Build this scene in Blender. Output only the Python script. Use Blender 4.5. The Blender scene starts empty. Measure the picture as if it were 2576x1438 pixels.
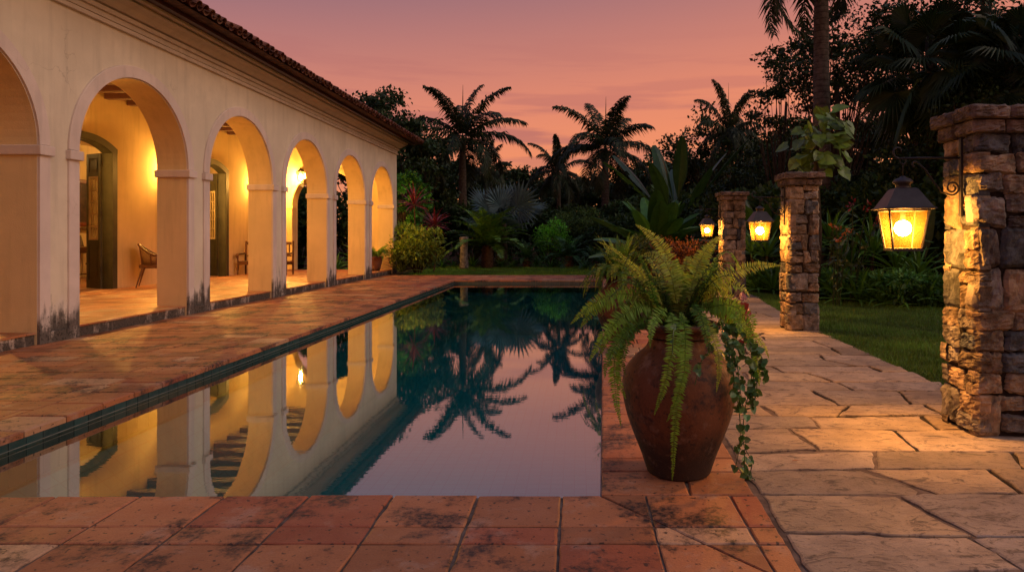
import bpy, math, random
import numpy as np
from mathutils import Vector, Matrix
rng = np.random.default_rng(11)
random.seed(5)
PI = math.pi
sc = bpy.context.scene
COL = sc.collection
H, F, VX, VY = 1.4, 1678.0, 1455.0, 595.0     # eye height, focal length and vanishing point in photo pixels (2576 wide)

def P(px, py, Y):
    "photo pixel at depth Y -> point of the place"
    return np.array([(px - VX) / F * Y, Y, H + (VY - py) / F * Y])

# ------------------------------------------------------------------ mesh builder
class MB:
    def __init__(s):
        s.V = []; s.F = []; s.n = 0
    def add(s, V, faces, col=(1, 1, 1), mat=0):
        V = np.asarray(V, dtype=float).reshape(-1, 3)
        if isinstance(faces, np.ndarray):
            groups = [faces]
        else:
            d = {}
            for f in faces: d.setdefault(len(f), []).append(f)
            groups = [np.array(g, dtype=np.int64) for g in d.values()]
        col = np.asarray(col, dtype=float)
        for g in groups:
            c = np.broadcast_to(col, (len(g), 3)) if col.ndim == 1 else col
            s.F.append((g + s.n, c, mat))
        s.V.append(V); s.n += len(V)
    def inst(s, TV, TF, mats, cols, mat=0):
        "many copies of a small template inside one mesh; mats (n,3,4), cols (n,3)"
        n = len(mats)
        if n == 0: return
        m = len(TV)
        V = np.einsum('nij,mj->nmi', mats[:, :, :3], TV) + mats[:, None, :, 3]
        off = (np.arange(n) * m)
        d = {}
        for f in TF: d.setdefault(len(f), []).append(f)
        base = s.n
        for k, g in d.items():
            g = np.array(g)
            FF = (g[None] + off[:, None, None]).reshape(-1, k)
            s.F.append((FF + base, np.repeat(cols, len(g), axis=0), mat))
        s.V.append(V.reshape(-1, 3)); s.n += n * m
    def build(s, name, mats, parent=None, smooth=False, bevel=0, matrix=None):
        me = bpy.data.meshes.new(name)
        V = np.concatenate(s.V)
        me.vertices.add(len(V)); me.vertices.foreach_set('co', V.astype(np.float32).ravel())
        loops = np.concatenate([f.ravel() for f, c, m in s.F])
        sizes = np.concatenate([np.full(len(f), f.shape[1]) for f, c, m in s.F])
        starts = np.concatenate([[0], np.cumsum(sizes)[:-1]])
        me.loops.add(len(loops)); me.loops.foreach_set('vertex_index', loops.astype(np.int32))
        me.polygons.add(len(sizes)); me.polygons.foreach_set('loop_start', starts.astype(np.int32))
        cols = np.concatenate([c for f, c, m in s.F])
        at = me.attributes.new('Col', 'FLOAT_COLOR', 'FACE')
        at.data.foreach_set('color', np.concatenate([cols, np.ones((len(cols), 1))], 1).astype(np.float32).ravel())
        mi = np.concatenate([np.full(len(f), m) for f, c, m in s.F]).astype(np.int32)
        me.polygons.foreach_set('material_index', mi)
        me.polygons.foreach_set('use_smooth', np.full(len(sizes), bool(smooth)))
        if not isinstance(mats, (list, tuple)): mats = [mats]
        for m in mats: me.materials.append(m)
        me.update(calc_edges=True); me.validate()
        o = bpy.data.objects.new(name, me); COL.objects.link(o)
        if parent is not None: o.parent = parent
        if bevel:
            b = o.modifiers.new('edge', 'BEVEL'); b.width = bevel; b.segments = 2; b.limit_method = 'ANGLE'; b.angle_limit = 0.6
        return o

def tag(o, label=None, cat=None, group=None, kind=None):
    if label: o['label'] = label
    if cat: o['category'] = cat
    if group: o['group'] = group
    if kind: o['kind'] = kind
    return o
def thing(name, label, cat, loc=(0, 0, 0), rz=0, group=None):
    o = bpy.data.objects.new(name, None); COL.objects.link(o)
    o.location = loc; o.rotation_euler = (0, 0, rz); o.empty_display_size = 0.2
    return tag(o, label, cat, group)
def dup(root, label=None, loc=None, rz=None, scale=None, group=None):
    def cp(o, parent):
        c = o.copy(); COL.objects.link(c)
        if parent is not None: c.parent = parent
        for ch in o.children: cp(ch, c)
        return c
    r = cp(root, None)
    if loc is not None: r.location = loc
    if rz is not None: r.rotation_euler = (0, 0, rz)
    if scale is not None: r.scale = scale if hasattr(scale, '__len__') else (scale,) * 3
    if label: r['label'] = label
    if group: r['group'] = group
    return r

BOXF = [(0, 3, 2, 1), (4, 5, 6, 7), (0, 1, 5, 4), (1, 2, 6, 5), (2, 3, 7, 6), (3, 0, 4, 7)]
def box(mb, x0, x1, y0, y1, z0, z1, col=(1, 1, 1), mat=0, M=None):
    V = np.array([(x0, y0, z0), (x1, y0, z0), (x1, y1, z0), (x0, y1, z0), (x0, y0, z1), (x1, y0, z1), (x1, y1, z1), (x0, y1, z1)], float)
    if M is not None: V = V @ np.array(M)[:3, :3].T + np.array(M)[:3, 3]
    mb.add(V, BOXF, col, mat)
def nrm(a):
    a = np.asarray(a, float); l = np.linalg.norm(a, axis=-1, keepdims=True); return a / np.maximum(l, 1e-9)
def tube(mb, pts, radii, n=6, col=(1, 1, 1), mat=0, cap=True):
    pts = np.asarray(pts, float); k = len(pts)
    radii = np.broadcast_to(np.asarray(radii, float), (k,))
    T = nrm(np.gradient(pts, axis=0))
    ref = np.array([0, 0, 1.0]) if abs(T[0][2]) < .9 else np.array([1.0, 0, 0])
    A = np.zeros_like(T)
    for i in range(k):
        a = ref - T[i] * np.dot(ref, T[i]); a /= max(np.linalg.norm(a), 1e-6); A[i] = a; ref = a
    B = np.cross(T, A)
    th = np.linspace(0, 2 * PI, n, endpoint=False)
    V = pts[:, None] + radii[:, None, None] * (np.cos(th)[None, :, None] * A[:, None] + np.sin(th)[None, :, None] * B[:, None])
    fs = []
    for i in range(k - 1):
        for j in range(n):
            j2 = (j + 1) % n
            fs.append((i * n + j, i * n + j2, (i + 1) * n + j2, (i + 1) * n + j))
    if cap:
        fs.append(tuple(range(n - 1, -1, -1))); fs.append(tuple((k - 1) * n + j for j in range(n)))
    mb.add(V.reshape(-1, 3), fs, col, mat)
def lathe(mb, prof, n=32, c=(0, 0, 0), col=(1, 1, 1), mat=0, wob=0):
    prof = np.asarray(prof, float); k = len(prof)
    th = np.linspace(0, 2 * PI, n, endpoint=False)
    V = np.zeros((k, n, 3))
    R = prof[:, 0][:, None] * (1 + wob * (np.sin(th * 3 + 1)[None] + .6 * np.sin(th * 5)[None] * np.sin(prof[:, 1] * 9)[:, None]))
    V[:, :, 0] = R * np.cos(th) + c[0]; V[:, :, 1] = R * np.sin(th) + c[1]; V[:, :, 2] = prof[:, 1][:, None] + c[2]
    fs = [(i * n + j, i * n + (j + 1) % n, (i + 1) * n + (j + 1) % n, (i + 1) * n + j) for i in range(k - 1) for j in range(n)]
    if prof[0][0] > 1e-6: fs.append(tuple(range(n - 1, -1, -1)))
    if prof[-1][0] > 1e-6: fs.append(tuple((k - 1) * n + j for j in range(n)))
    mb.add(V.reshape(-1, 3), fs, col, mat)
def ball(mb, c, r, n=16, col=(1, 1, 1), mat=0, sz=1):
    a = np.linspace(-PI / 2, PI / 2, n // 2 + 1)
    lathe(mb, [(max(r * math.cos(t), 0 if abs(t) > 1.57 else 0), r * sz * math.sin(t)) for t in a], n, c, col, mat)
def bez(p0, p1, p2, n=20):
    t = np.linspace(0, 1, n)[:, None]
    return (1 - t) ** 2 * np.asarray(p0, float) + 2 * t * (1 - t) * np.asarray(p1, float) + t ** 2 * np.asarray(p2, float)
def catmull(pts, n=8):
    pts = np.asarray(pts, float)
    Q = np.vstack([2 * pts[0] - pts[1], pts, 2 * pts[-1] - pts[-2]])
    out = []
    for i in range(1, len(Q) - 2):
        for t in np.linspace(0, 1, n, endpoint=False):
            a, b, c, d = Q[i - 1], Q[i], Q[i + 1], Q[i + 2]
            out.append(.5 * (2 * b + (c - a) * t + (2 * a - 5 * b + 4 * c - d) * t * t + (3 * b - a - 3 * c + d) * t ** 3))
    out.append(pts[-1]); return np.array(out)

# ------------------------------------------------------------------ materials
class NT:
    def __init__(s, name):
        s.m = bpy.data.materials.new(name); s.m.use_nodes = True
        s.t = s.m.node_tree; s.b = s.t.nodes['Principled BSDF']; s.out = s.t.nodes['Material Output']
    def n(s, typ, **kw):
        nd = s.t.nodes.new(typ)
        for k, v in kw.items():
            if hasattr(nd, k): setattr(nd, k, v)
            else: nd.inputs[k].default_value = v
        return nd
    def l(s, a, b): s.t.links.new(a, b)
    def coord(s, scale=(1, 1, 1)):
        g = s.n('ShaderNodeNewGeometry'); mp = s.n('ShaderNodeMapping'); mp.inputs['Scale'].default_value = scale
        s.l(g.outputs['Position'], mp.inputs['Vector']); return mp.outputs['Vector']
    def noise(s, scale, detail=4, rough=.55, vec=None, dist=0):
        nd = s.n('ShaderNodeTexNoise'); nd.inputs['Scale'].default_value = scale; nd.inputs['Detail'].default_value = detail
        nd.inputs['Roughness'].default_value = rough; nd.inputs['Distortion'].default_value = dist
        s.l(vec if vec is not None else s.coord(), nd.inputs['Vector']); return nd.outputs['Fac']
    def ramp(s, fac, lo, hi, a=0.0, b=1.0):
        r = s.n('ShaderNodeMapRange'); r.interpolation_type = 'SMOOTHSTEP'
        s.l(fac, r.inputs['Value']); r.inputs['From Min'].default_value = lo; r.inputs['From Max'].default_value = hi
        r.inputs['To Min'].default_value = a; r.inputs['To Max'].default_value = b; return r.outputs['Result']
    def mix(s, fac, a, b, typ='MIX'):
        nd = s.n('ShaderNodeMix', data_type='RGBA', blend_type=typ)
        if isinstance(fac, (int, float)): nd.inputs[0].default_value = fac
        else: s.l(fac, nd.inputs[0])
        for i, v in ((6, a), (7, b)):
            if hasattr(v, 'node') or hasattr(v, 'is_output'): s.l(v, nd.inputs[i])
            else: nd.inputs[i].default_value = (*v, 1)
        return nd.outputs[2]
    def math(s, op, a, b=0.0):
        nd = s.n('ShaderNodeMath', operation=op)
        for i, v in ((0, a), (1, b)):
            if isinstance(v, (int, float)): nd.inputs[i].default_value = v
            else: s.l(v, nd.inputs[i])
        return nd.outputs[0]
    def attr(s):
        a = s.n('ShaderNodeAttribute'); a.attribute_name = 'Col'; return a.outputs['Color']
    def zpos(s):
        g = s.n('ShaderNodeNewGeometry'); x = s.n('ShaderNodeSeparateXYZ'); s.l(g.outputs['Position'], x.inputs[0]); return x.outputs['Z']
    def bump(s, h, strength=.3, dist=.01):
        b = s.n('ShaderNodeBump'); b.inputs['Strength'].default_value = strength; b.inputs['Distance'].default_value = dist
        s.l(h, b.inputs['Height']); s.l(b.outputs['Normal'], s.b.inputs['Normal']); return b
    def base(s, c):
        if hasattr(c, 'is_output'): s.l(c, s.b.inputs['Base Color'])
        else: s.b.inputs['Base Color'].default_value = (*c, 1)
        return s
    def rough(s, r, spec=.5):
        if hasattr(r, 'is_output'): s.l(r, s.b.inputs['Roughness'])
        else: s.b.inputs['Roughness'].default_value = r
        s.b.inputs['Specular IOR Level'].default_value = spec; return s

def plaster(name, base, grime=0, grime_top=.8):
    t = NT(name)
    v = t.noise(1.1, 5, .6); c = t.mix(t.ramp(v, .3, .75), tuple(x * .86 for x in base), base)
    streak = t.noise(1.0, 4, .6, t.coord((5, 5, .5)))
    c = t.mix(t.ramp(streak, .47, .7, 0, .5), c, tuple(x * .7 for x in base))
    if grime > .5:   # hairline cracks and repaired patches
        vo = t.n('ShaderNodeTexVoronoi', feature='DISTANCE_TO_EDGE'); vo.inputs['Scale'].default_value = .9
        wv = t.n('ShaderNodeVectorMath', operation='ADD'); nzz = t.n('ShaderNodeTexNoise'); nzz.inputs['Scale'].default_value = 2.2; nzz.inputs['Detail'].default_value = 5
        t.l(t.coord(), nzz.inputs['Vector']); t.l(t.coord(), wv.inputs[0]); t.l(nzz.outputs['Color'], wv.inputs[1]); t.l(wv.outputs[0], vo.inputs['Vector'])
        ck = t.math('MULTIPLY', t.ramp(vo.outputs['Distance'], .0, .012, 1, 0), t.ramp(t.noise(.7, 3), .54, .64, 0, .28)); c = t.mix(ck, c, (.16, .12, .09))
        c = t.mix(t.ramp(t.noise(.55, 5, .62), .53, .60, 0, .22), c, tuple(x * 1.1 for x in base)); c = t.mix(t.ramp(t.noise(.9, 6, .7), .55, .68, 0, .2), c, tuple(x * .66 for x in base))
    if grime:
        z = t.zpos()
        zf = t.ramp(z, 0.02, grime_top, 1, 0)
        st = t.noise(1.0, 6, .65, t.coord((9, 9, 1.6)))
        bl = t.noise(7, 6, .7)
        lime = t.ramp(t.math('ADD', t.math('MULTIPLY', zf, .55), t.math('MULTIPLY', bl, .7)), .52, .78, 0, .6 * grime)
        c = t.mix(lime, c, (.66, .60, .56))
        g = t.math('ADD', t.math('MULTIPLY', zf, .40), t.math('MULTIPLY', t.math('ADD', t.math('MULTIPLY', st, .7), t.math('MULTIPLY', t.noise(3.2, 5, .6), .5)), 1.0))
        f = t.ramp(g, .80, 1.0, 0, .9 * grime)
        c = t.mix(f, c, (.035, .03, .026))
        sp = t.ramp(t.math('ADD', t.math('MULTIPLY', zf, .3), t.noise(28, 4, .7)), .78, .9, 0, .8 * grime)
        c = t.mix(sp, c, (.03, .026, .022))
    t.base(c).rough(.88, .2)
    t.bump(t.math('ADD', t.noise(70, 3), t.math('MULTIPLY', t.noise(5, 3), 2.0)), .22, .008)
    return t.m
def attr_mat(name, rough=.7, spec=.3, var=.25, scale=6, bump=0, bscale=40, trans=0):
    t = NT(name)
    nz = t.noise(scale, 4)
    c = t.mix(1.0, t.attr(), t.mix(t.ramp(nz, .25, .75), (1 - var,) * 3, (1 + var,) * 3), 'MULTIPLY')
    t.base(c).rough(rough, spec)
    if bump: t.bump(t.math('ADD', t.noise(bscale, 5, .7), t.math('MULTIPLY', t.noise(bscale * .3, 5, .65), 2.2)), bump, .014)
    if trans:
        tr = t.n('ShaderNodeBsdfTranslucent'); t.l(c, tr.inputs['Color'])
        mx = t.n('ShaderNodeMixShader'); mx.inputs[0].default_value = trans
        t.l(t.b.outputs[0], mx.inputs[1]); t.l(tr.outputs[0], mx.inputs[2]); t.l(mx.outputs[0], t.out.inputs['Surface'])
    return t.m
def terracotta(name, stain=1.0, rough=.62, thr=.51, foot=0):
    t = NT(name)
    c = t.attr()
    v = t.noise(2.3, 6, .65)
    c = t.mix(t.ramp(v, .35, .7, 0, .4), c, t.mix(1.0, c, (.72, .62, .55), 'MULTIPLY'))
    pale = t.ramp(t.noise(3.1, 6, .7), .53, .66, 0, .45); c = t.mix(pale, c, (.42, .27, .19))
    st = t.noise(1.7, 8, .72); blot = t.ramp(st, thr, thr + .09, 0, .92 * stain)
    fine = t.ramp(t.noise(26, 5, .7), .36, .6, .35, 1); c = t.mix(t.math('MULTIPLY', blot, fine), c, (.022, .016, .014))
    sp = t.ramp(t.noise(30, 2, .5), .63, .69, 0, .8 * stain); c = t.mix(sp, c, (.03, .02, .015))
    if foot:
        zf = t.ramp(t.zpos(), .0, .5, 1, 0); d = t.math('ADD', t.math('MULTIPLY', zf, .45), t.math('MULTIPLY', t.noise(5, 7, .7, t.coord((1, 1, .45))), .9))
        c = t.mix(t.ramp(d, .46, .86, 0, .9), c, (.02, .014, .01))  # shade painted into the clay towards the foot, blotched with dirt
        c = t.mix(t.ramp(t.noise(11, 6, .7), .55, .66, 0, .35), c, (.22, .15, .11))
    gr = t.ramp(t.noise(120, 2), .3, .7, .9, 1.1); c = t.mix(1.0, c, gr, 'MULTIPLY')
    t.base(c).rough(t.ramp(v, .3, .8, rough - .1, rough + .15), .4)
    t.bump(t.math('ADD', t.noise(90, 4), t.math('MULTIPLY', t.noise(9, 4), 2.5)), .3, .006)
    return t.m
def simple(name, c, rough=.6, spec=.4, var=.2, scale=8, bump=0, metal=0):
    t = NT(name)
    t.base(t.mix(t.ramp(t.noise(scale, 5, .6), .25, .75), tuple(x * (1 - var) for x in c), tuple(x * (1 + var) for x in c))).rough(rough, spec)
    t.b.inputs['Metallic'].default_value = metal
    if bump: t.bump(t.noise(scale * 6, 4), bump, .01)
    return t.m
def wood(name, c):
    t = NT(name)
    g = t.noise(6, 5, .6, t.coord((1, 1, 9)), 1.5)
    t.base(t.mix(t.ramp(g, .3, .7), tuple(x * .5 for x in c), c)).rough(.42, .4)
    t.bump(g, .1, .004); return t.m
def emit(name, c, s):
    t = NT(name); e = t.n('ShaderNodeEmission'); e.inputs[0].default_value = (*c, 1); e.inputs[1].default_value = s
    t.l(e.outputs[0], t.out.inputs['Surface']); return t.m
def lamp_glass(name, tint, frost, mixf):
    t = NT(name)
    tr = t.n('ShaderNodeBsdfTransparent'); tr.inputs[0].default_value = (*tint, 1)
    tl = t.n('ShaderNodeBsdfTranslucent'); tl.inputs[0].default_value = (*frost, 1)
    f = t.ramp(t.noise(5, 3), .2, .8, mixf * .85, mixf * 1.15)
    mx = t.n('ShaderNodeMixShader'); t.l(f, mx.inputs[0]); t.l(tr.outputs[0], mx.inputs[1]); t.l(tl.outputs[0], mx.inputs[2])
    t.l(mx.outputs[0], t.out.inputs['Surface']); return t.m

M = {}
M['facade'] = plaster('facade_plaster', (.71, .64, .505), 1.0, 1.1)
M['trim'] = plaster('trim_plaster', (.70, .60, .545), .95, .95)
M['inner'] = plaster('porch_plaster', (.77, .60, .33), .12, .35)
M['jamb'] = plaster('cornice_plaster', (.65, .57, .475))
M['tile'] = terracotta('terracotta_tile', 1.05, .62, .495)
M['porch_tile'] = terracotta('porch_tile', .55, .45, .55)
M['grout'] = simple('grout_mortar', (.13, .095, .075), .95, .1, .5, 9, .4)
M['step'] = plaster('mossy_step', (.46, .28, .17), 1.0, .5)
M['rooftile'] = attr_mat('clay_roof_tile', .85, .2, .45, 7, .4, 30)
M['beam'] = wood('dark_red_beam', (.05, .013, .009))
M['brown'] = wood('dark_brown_wood', (.12, .045, .022))
M['green'] = simple('green_paint', (.046, .044, .028), .5, .4, .25, 4, .08)
M['cream'] = simple('cream_paint', (.55, .45, .28), .6, .3, .1, 5)
M['cane'] = simple('woven_cane', (.16, .09, .05), .7, .3, .4, 60, .3)
M['pic'] = simple('dark_canvas', (.05, .022, .012), .6, .3, .6, 5)
M['paper'] = simple('photo_print', (.12, .08, .05), .4, .4, .9, 22)
M['iron'] = simple('black_iron', (.022, .021, .022), .55, .5, .3, 12, .1, .3)
M['lampmetal'] = simple('dark_grey_metal', (.045, .04, .04), .5, .5, .25, 14, .15, .4)
M['bulb'] = emit('lit_bulb', (1, .43, .085), 2000)
M['bulb2'] = emit('lit_porch_bulb', (1, .50, .11), 4000)
M['globe'] = emit('lit_globe', (1, .58, .17), 300)
M['lglass'] = lamp_glass('amber_lantern_glass', (1, .92, .74), (.024, .0145, .0030), .5)
M['flag'] = attr_mat('flagstone', .75, .3, .0, 3)
M['stone'] = attr_mat('pillar_stone', .9, .2, .6, 9, 1.0, 30)
M['mortar'] = simple('dark_mortar', (.028, .022, .017), .95, .1, .4, 14, .5)
M['soil'] = simple('dark_soil', (.018, .013, .009), .95, .1, .5, 5, .8)
M['turf'] = simple('turf_ground', (.022, .04, .008), .95, .1, .4, 7, .8)
M['leaf'] = attr_mat('leaf', .55, .3, .25, 2.5, 0, 40, .18)
M['gloss_leaf'] = attr_mat('glossy_leaf', .38, .5, .2, 4, .15, 20, .15)
M['fernleaf'] = attr_mat('fern_leaf', .5, .4, .2, 7, 0, 40, .5)
M['bark'] = attr_mat('bark', .9, .15, .4, 9, .8, 30)
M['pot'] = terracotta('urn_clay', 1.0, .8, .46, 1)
M['pooltile'] = None

def flag_mat():
    t = NT('flagstone_rough')
    c = t.attr()
    v = t.noise(4, 6, .65); c = t.mix(1.0, c, t.mix(t.ramp(v, .3, .7), (.78, .76, .75), (1.15, 1.13, 1.1)), 'MULTIPLY')
    vein = t.noise(3.4, 8, .75, t.coord((1.2, 2.4, 1)), 2.0)
    c = t.mix(t.ramp(vein, .51, .63, 0, .8), c, (.06, .045, .04)); bl = t.noise(1.3, 5, .6); c = t.mix(t.ramp(bl, .45, .7, 0, .45), c, (.12, .085, .07))
    c = t.mix(t.ramp(t.noise(40, 3, .6), .60, .68, 0, .55), c, (.05, .04, .035))
    t.base(c).rough(.72, .35)
    t.bump(t.math('ADD', t.math('MULTIPLY', vein, 4.0), t.math('ADD', t.noise(55, 4, .7), t.math('MULTIPLY', v, 2.0))), .55, .009)
    return t.m
M['flag'] = flag_mat()
def pool_mat():
    t = NT('pool_mosaic')
    g = t.n('ShaderNodeNewGeometry')
    # square tiles by a brick pattern on each plane
    br = t.n('ShaderNodeTexBrick'); br.offset = 0; br.inputs['Scale'].default_value = 1
    br.inputs['Brick Width'].default_value = .15; br.inputs['Row Height'].default_value = .15; br.inputs['Mortar Size'].default_value = .006
    sx = t.n('ShaderNodeSeparateXYZ'); t.l(g.outputs['Position'], sx.inputs[0])
    cx = t.n('ShaderNodeCombineXYZ'); t.l(t.math('ADD', sx.outputs['X'], sx.outputs['Z']), cx.inputs[0]); t.l(t.math('ADD', sx.outputs['Y'], sx.outputs['Z']), cx.inputs[1])
    t.l(cx.outputs[0], br.inputs['Vector'])
    br.inputs['Color1'].default_value = (.06, .58, .56, 1); br.inputs['Color2'].default_value = (.065, .63, .60, 1); br.inputs['Mortar'].default_value = (.045, .49, .47, 1)
    t.base(br.outputs['Color']).rough(.25, .5); return t.m
M['pooltile'] = pool_mat()
def band_mat():
    t = NT('waterline_tile'); c = t.attr()
    t.base(t.mix(t.ramp(t.noise(14, 4), .3, .7, 0, .5), c, (.05, .075, .075))).rough(.22, .5); return t.m
M['band'] = band_mat()
def water_mat():
    t = NT('pool_water_surface')
    tr = t.n('ShaderNodeBsdfTransparent'); tr.inputs[0].default_value = (.26, .94, .92, 1)
    gl = t.n('ShaderNodeBsdfGlossy'); gl.inputs['Roughness'].default_value = .02; gl.inputs[0].default_value = (.86, .97, 1, 1)
    fr = t.n('ShaderNodeFresnel'); fr.inputs['IOR'].default_value = 1.33
    f = t.math('ADD', t.math('MULTIPLY', t.math('POWER', fr.outputs[0], .5), .74), .235)
    b = t.n('ShaderNodeBump'); b.inputs['Strength'].default_value = .10; b.inputs['Distance'].default_value = .02
    h = t.math('ADD', t.math('MULTIPLY', t.noise(1.3, 2, .5, t.coord((1, .8, 1))), .35), t.math('MULTIPLY', t.noise(16, 2, .5, t.coord((.45, 1.3, 1))), .07))
    t.l(h, b.inputs['Height']); t.l(b.outputs[0], gl.inputs['Normal'])
    mx = t.n('ShaderNodeMixShader'); t.l(f, mx.inputs[0]); t.l(tr.outputs[0], mx.inputs[1]); t.l(gl.outputs[0], mx.inputs[2])
    t.l(mx.outputs[0], t.out.inputs['Surface']); return t.m
M['water'] = water_mat()
# ------------------------------------------------------------------ the villa
FX, FB, BX = -7.0, -7.53, -11.1          # facade front, facade back, back wall of the porch
AW, PW, P0 = 2.6, .695, 9.32             # arch width, pier width, near edge of an arch
ARCH = [(P0 + (AW + PW) * k, P0 + (AW + PW) * k + AW) for k in range(-2, 5)]
ZS, ZT, YEND = 2.58, 5.0, 25.7           # springing, wall top, far end of the villa
ZP = .16                                 # porch floor
def semi(a, b, zs, n=40):
    r = (b - a) / 2; c = (a + b) / 2
    th = np.linspace(PI, 0, n + 1)
    return np.stack([c + r * np.cos(th), zs + r * np.sin(th)], 1)
def segm(a, b, zs, rise, n=20):
    w = (b - a) / 2; R = (w * w + rise * rise) / (2 * rise); th0 = math.asin(w / R)
    th = np.linspace(-th0, th0, n + 1)
    return np.stack([(a + b) / 2 + R * np.sin(th), zs + rise - R + R * np.cos(th)], 1)

def arch_wall(mb, fn, u0, u1, zb, zt, openings, d0, d1, zo=None, mats=(0, 0, 0)):
    """wall in (u,z) with thickness d0..d1 and openings given as curves; fn(u,z,d)->xyz. mats: front, back, reveal"""
    zo = zb if zo is None else zo
    def quad(pts, d, flip, m):
        V = [fn(u, z, d) for u, z in pts]
        mb.add(V, [(0, 1, 2, 3)] if not flip else [(3, 2, 1, 0)], mat=m)
    for d, flip, m in ((d1, False, mats[0]), (d0, True, mats[1])):
        u = u0
        for cv in openings:
            a, b = cv[0][0], cv[-1][0]
            quad([(u, zb), (a, zb), (a, zt), (u, zt)], d, flip, m)
            if zo > zb: quad([(a, zb), (b, zb), (b, zo), (a, zo)], d, flip, m)
            for i in range(len(cv) - 1):
                if cv[i + 1][0] - cv[i][0] > 1e-6:
                    quad([cv[i], cv[i + 1], (cv[i + 1][0], zt), (cv[i][0], zt)], d, flip, m)
            u = b
        quad([(u, zb), (u1, zb), (u1, zt), (u, zt)], d, flip, m)
    for cv in openings:
        path = [(cv[0][0], zo)] + list(map(tuple, cv)) + [(cv[-1][0], zo)]
        for p, q in zip(path[:-1], path[1:]):
            mb.add([fn(*p, d0), fn(*q, d0), fn(*q, d1), fn(*p, d1)], [(0, 1, 2, 3)], mat=mats[2])
    # ends and top
    for u in (u0, u1):
        mb.add([fn(u, zb, d0), fn(u, zb, d1), fn(u, zt, d1), fn(u, zt, d0)], [(0, 1, 2, 3)], mat=mats[0])
    mb.add([fn(u0, zt, d0), fn(u1, zt, d0), fn(u1, zt, d1), fn(u0, zt, d1)], [(0, 1, 2, 3)], mat=mats[1])
def band(mb, fn, path, w, d0, d1, lip=.004):
    """raised surround of width w outside a path (u,z), from depth d0 to d1"""
    p = np.asarray(path, float); t = nrm(np.gradient(p, axis=0)); nn = np.stack([-t[:, 1], t[:, 0]], 1)
    q = p + nn * w; p = p + nn * lip; k = len(p)
    ch = .008
    V = []
    for (a, b) in zip(p, q):
        n_ = (b - a) / np.linalg.norm(b - a)
        V += [fn(*a, d0), fn(*a, d1), fn(*(b - n_ * ch), d1), fn(*b, d1 - ch), fn(*b, d0)]
    fs = []
    for i in range(k - 1):
        for j in range(4): fs.append((i * 5 + j, i * 5 + j + 1, i * 5 + 6 + j, i * 5 + 5 + j))
    fs += [(0, 1, 2, 3, 4), tuple((k - 1) * 5 + j for j in (4, 3, 2, 1, 0))]
    mb.add(V, fs)
facade = lambda u, z, d: (FX + d, u, z)
villa = thing('villa', 'long cream villa with an arcade of round arches and clay tile roof beside the pool', 'house', (FX, 14, 0))
_vp = villa.location.copy()
def vpart(mb, name, mat, parent=None, **k):
    o = mb.build(name, mat, parent or villa, **k)
    if parent is None: o.matrix_parent_inverse = Matrix.Translation(-_vp)
    return o
mb = MB()
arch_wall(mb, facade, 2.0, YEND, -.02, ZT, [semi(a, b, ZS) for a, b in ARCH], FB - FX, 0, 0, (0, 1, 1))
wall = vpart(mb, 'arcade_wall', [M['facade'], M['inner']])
for a, b in ARCH:
    mb = MB()
    path = [(a, .0), (a, .6), (a, 1.4), (a, 2.44)] + [] 
    band(mb, facade, [(a, .002), (a, 1.2), (a, 2.455)], .185, -.005, .034)
    band(mb, facade, [(b, 2.455), (b, 1.2), (b, .002)], .185, -.005, .034)
    band(mb, facade, semi(a, b, ZS + .012), .185, -.005, .034)
    tr = vpart(mb, 'arch_surround', M['trim'])
    for s, e in ((-1, a), (1, b)):
        mb = MB()
        lo, hi = (e - .215, e + .035) if s < 0 else (e - .035, e + .215)
        box(mb, FB - .03, FX + .075, lo, hi, 2.455, 2.585)
        im = mb.build('impost', M['trim'], tr, bevel=.012)
# base board between the pilaster strips
pier_edges = [(ARCH[i][1], ARCH[i + 1][0]) for i in range(len(ARCH) - 1)] + [(ARCH[-1][1], YEND)]
for a, b in pier_edges:
    mb = MB(); box(mb, FX - .01, FX + .032, a + .187, max(b - .187, a + .25), -.01, .15)
    vpart(mb, 'pier_base', M['facade'], bevel=.008)

# cornice swept round the corner
prof = [(-.01, 4.535), (.055, 4.54), (.06, 4.575), (.06, 4.595), (.004, 4.60), (.004, 4.622), (.03, 4.625), (.03, 4.70), (.075, 4.705), (.085, 4.74), (.085, 4.765), (.03, 4.768), (.03, 4.79), (.10, 4.795),
        (.135, 4.82), (.185, 4.865), (.25, 4.90), (.30, 4.92), (.30, 4.935), (.25, 4.94), (.25, 4.96), (.335, 4.965), (.36, 4.985), (.36, 5.05), (.40, 5.06), (.40, 5.13), (.0, 5.13)]
mb = MB(); V = []
for st in range(3):
    for p, z in prof:
        V.append([(FX + p, 2.0, z), (FX + p, YEND + p, z), (-15.4, YEND + p, z)][st])
k = len(prof)
mb.add(V, [(s * k + i, s * k + i + 1, (s + 1) * k + i + 1, (s + 1) * k + i) for s in range(2) for i in range(k - 1)])
vpart(mb, 'cornice', M['jamb'])

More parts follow.
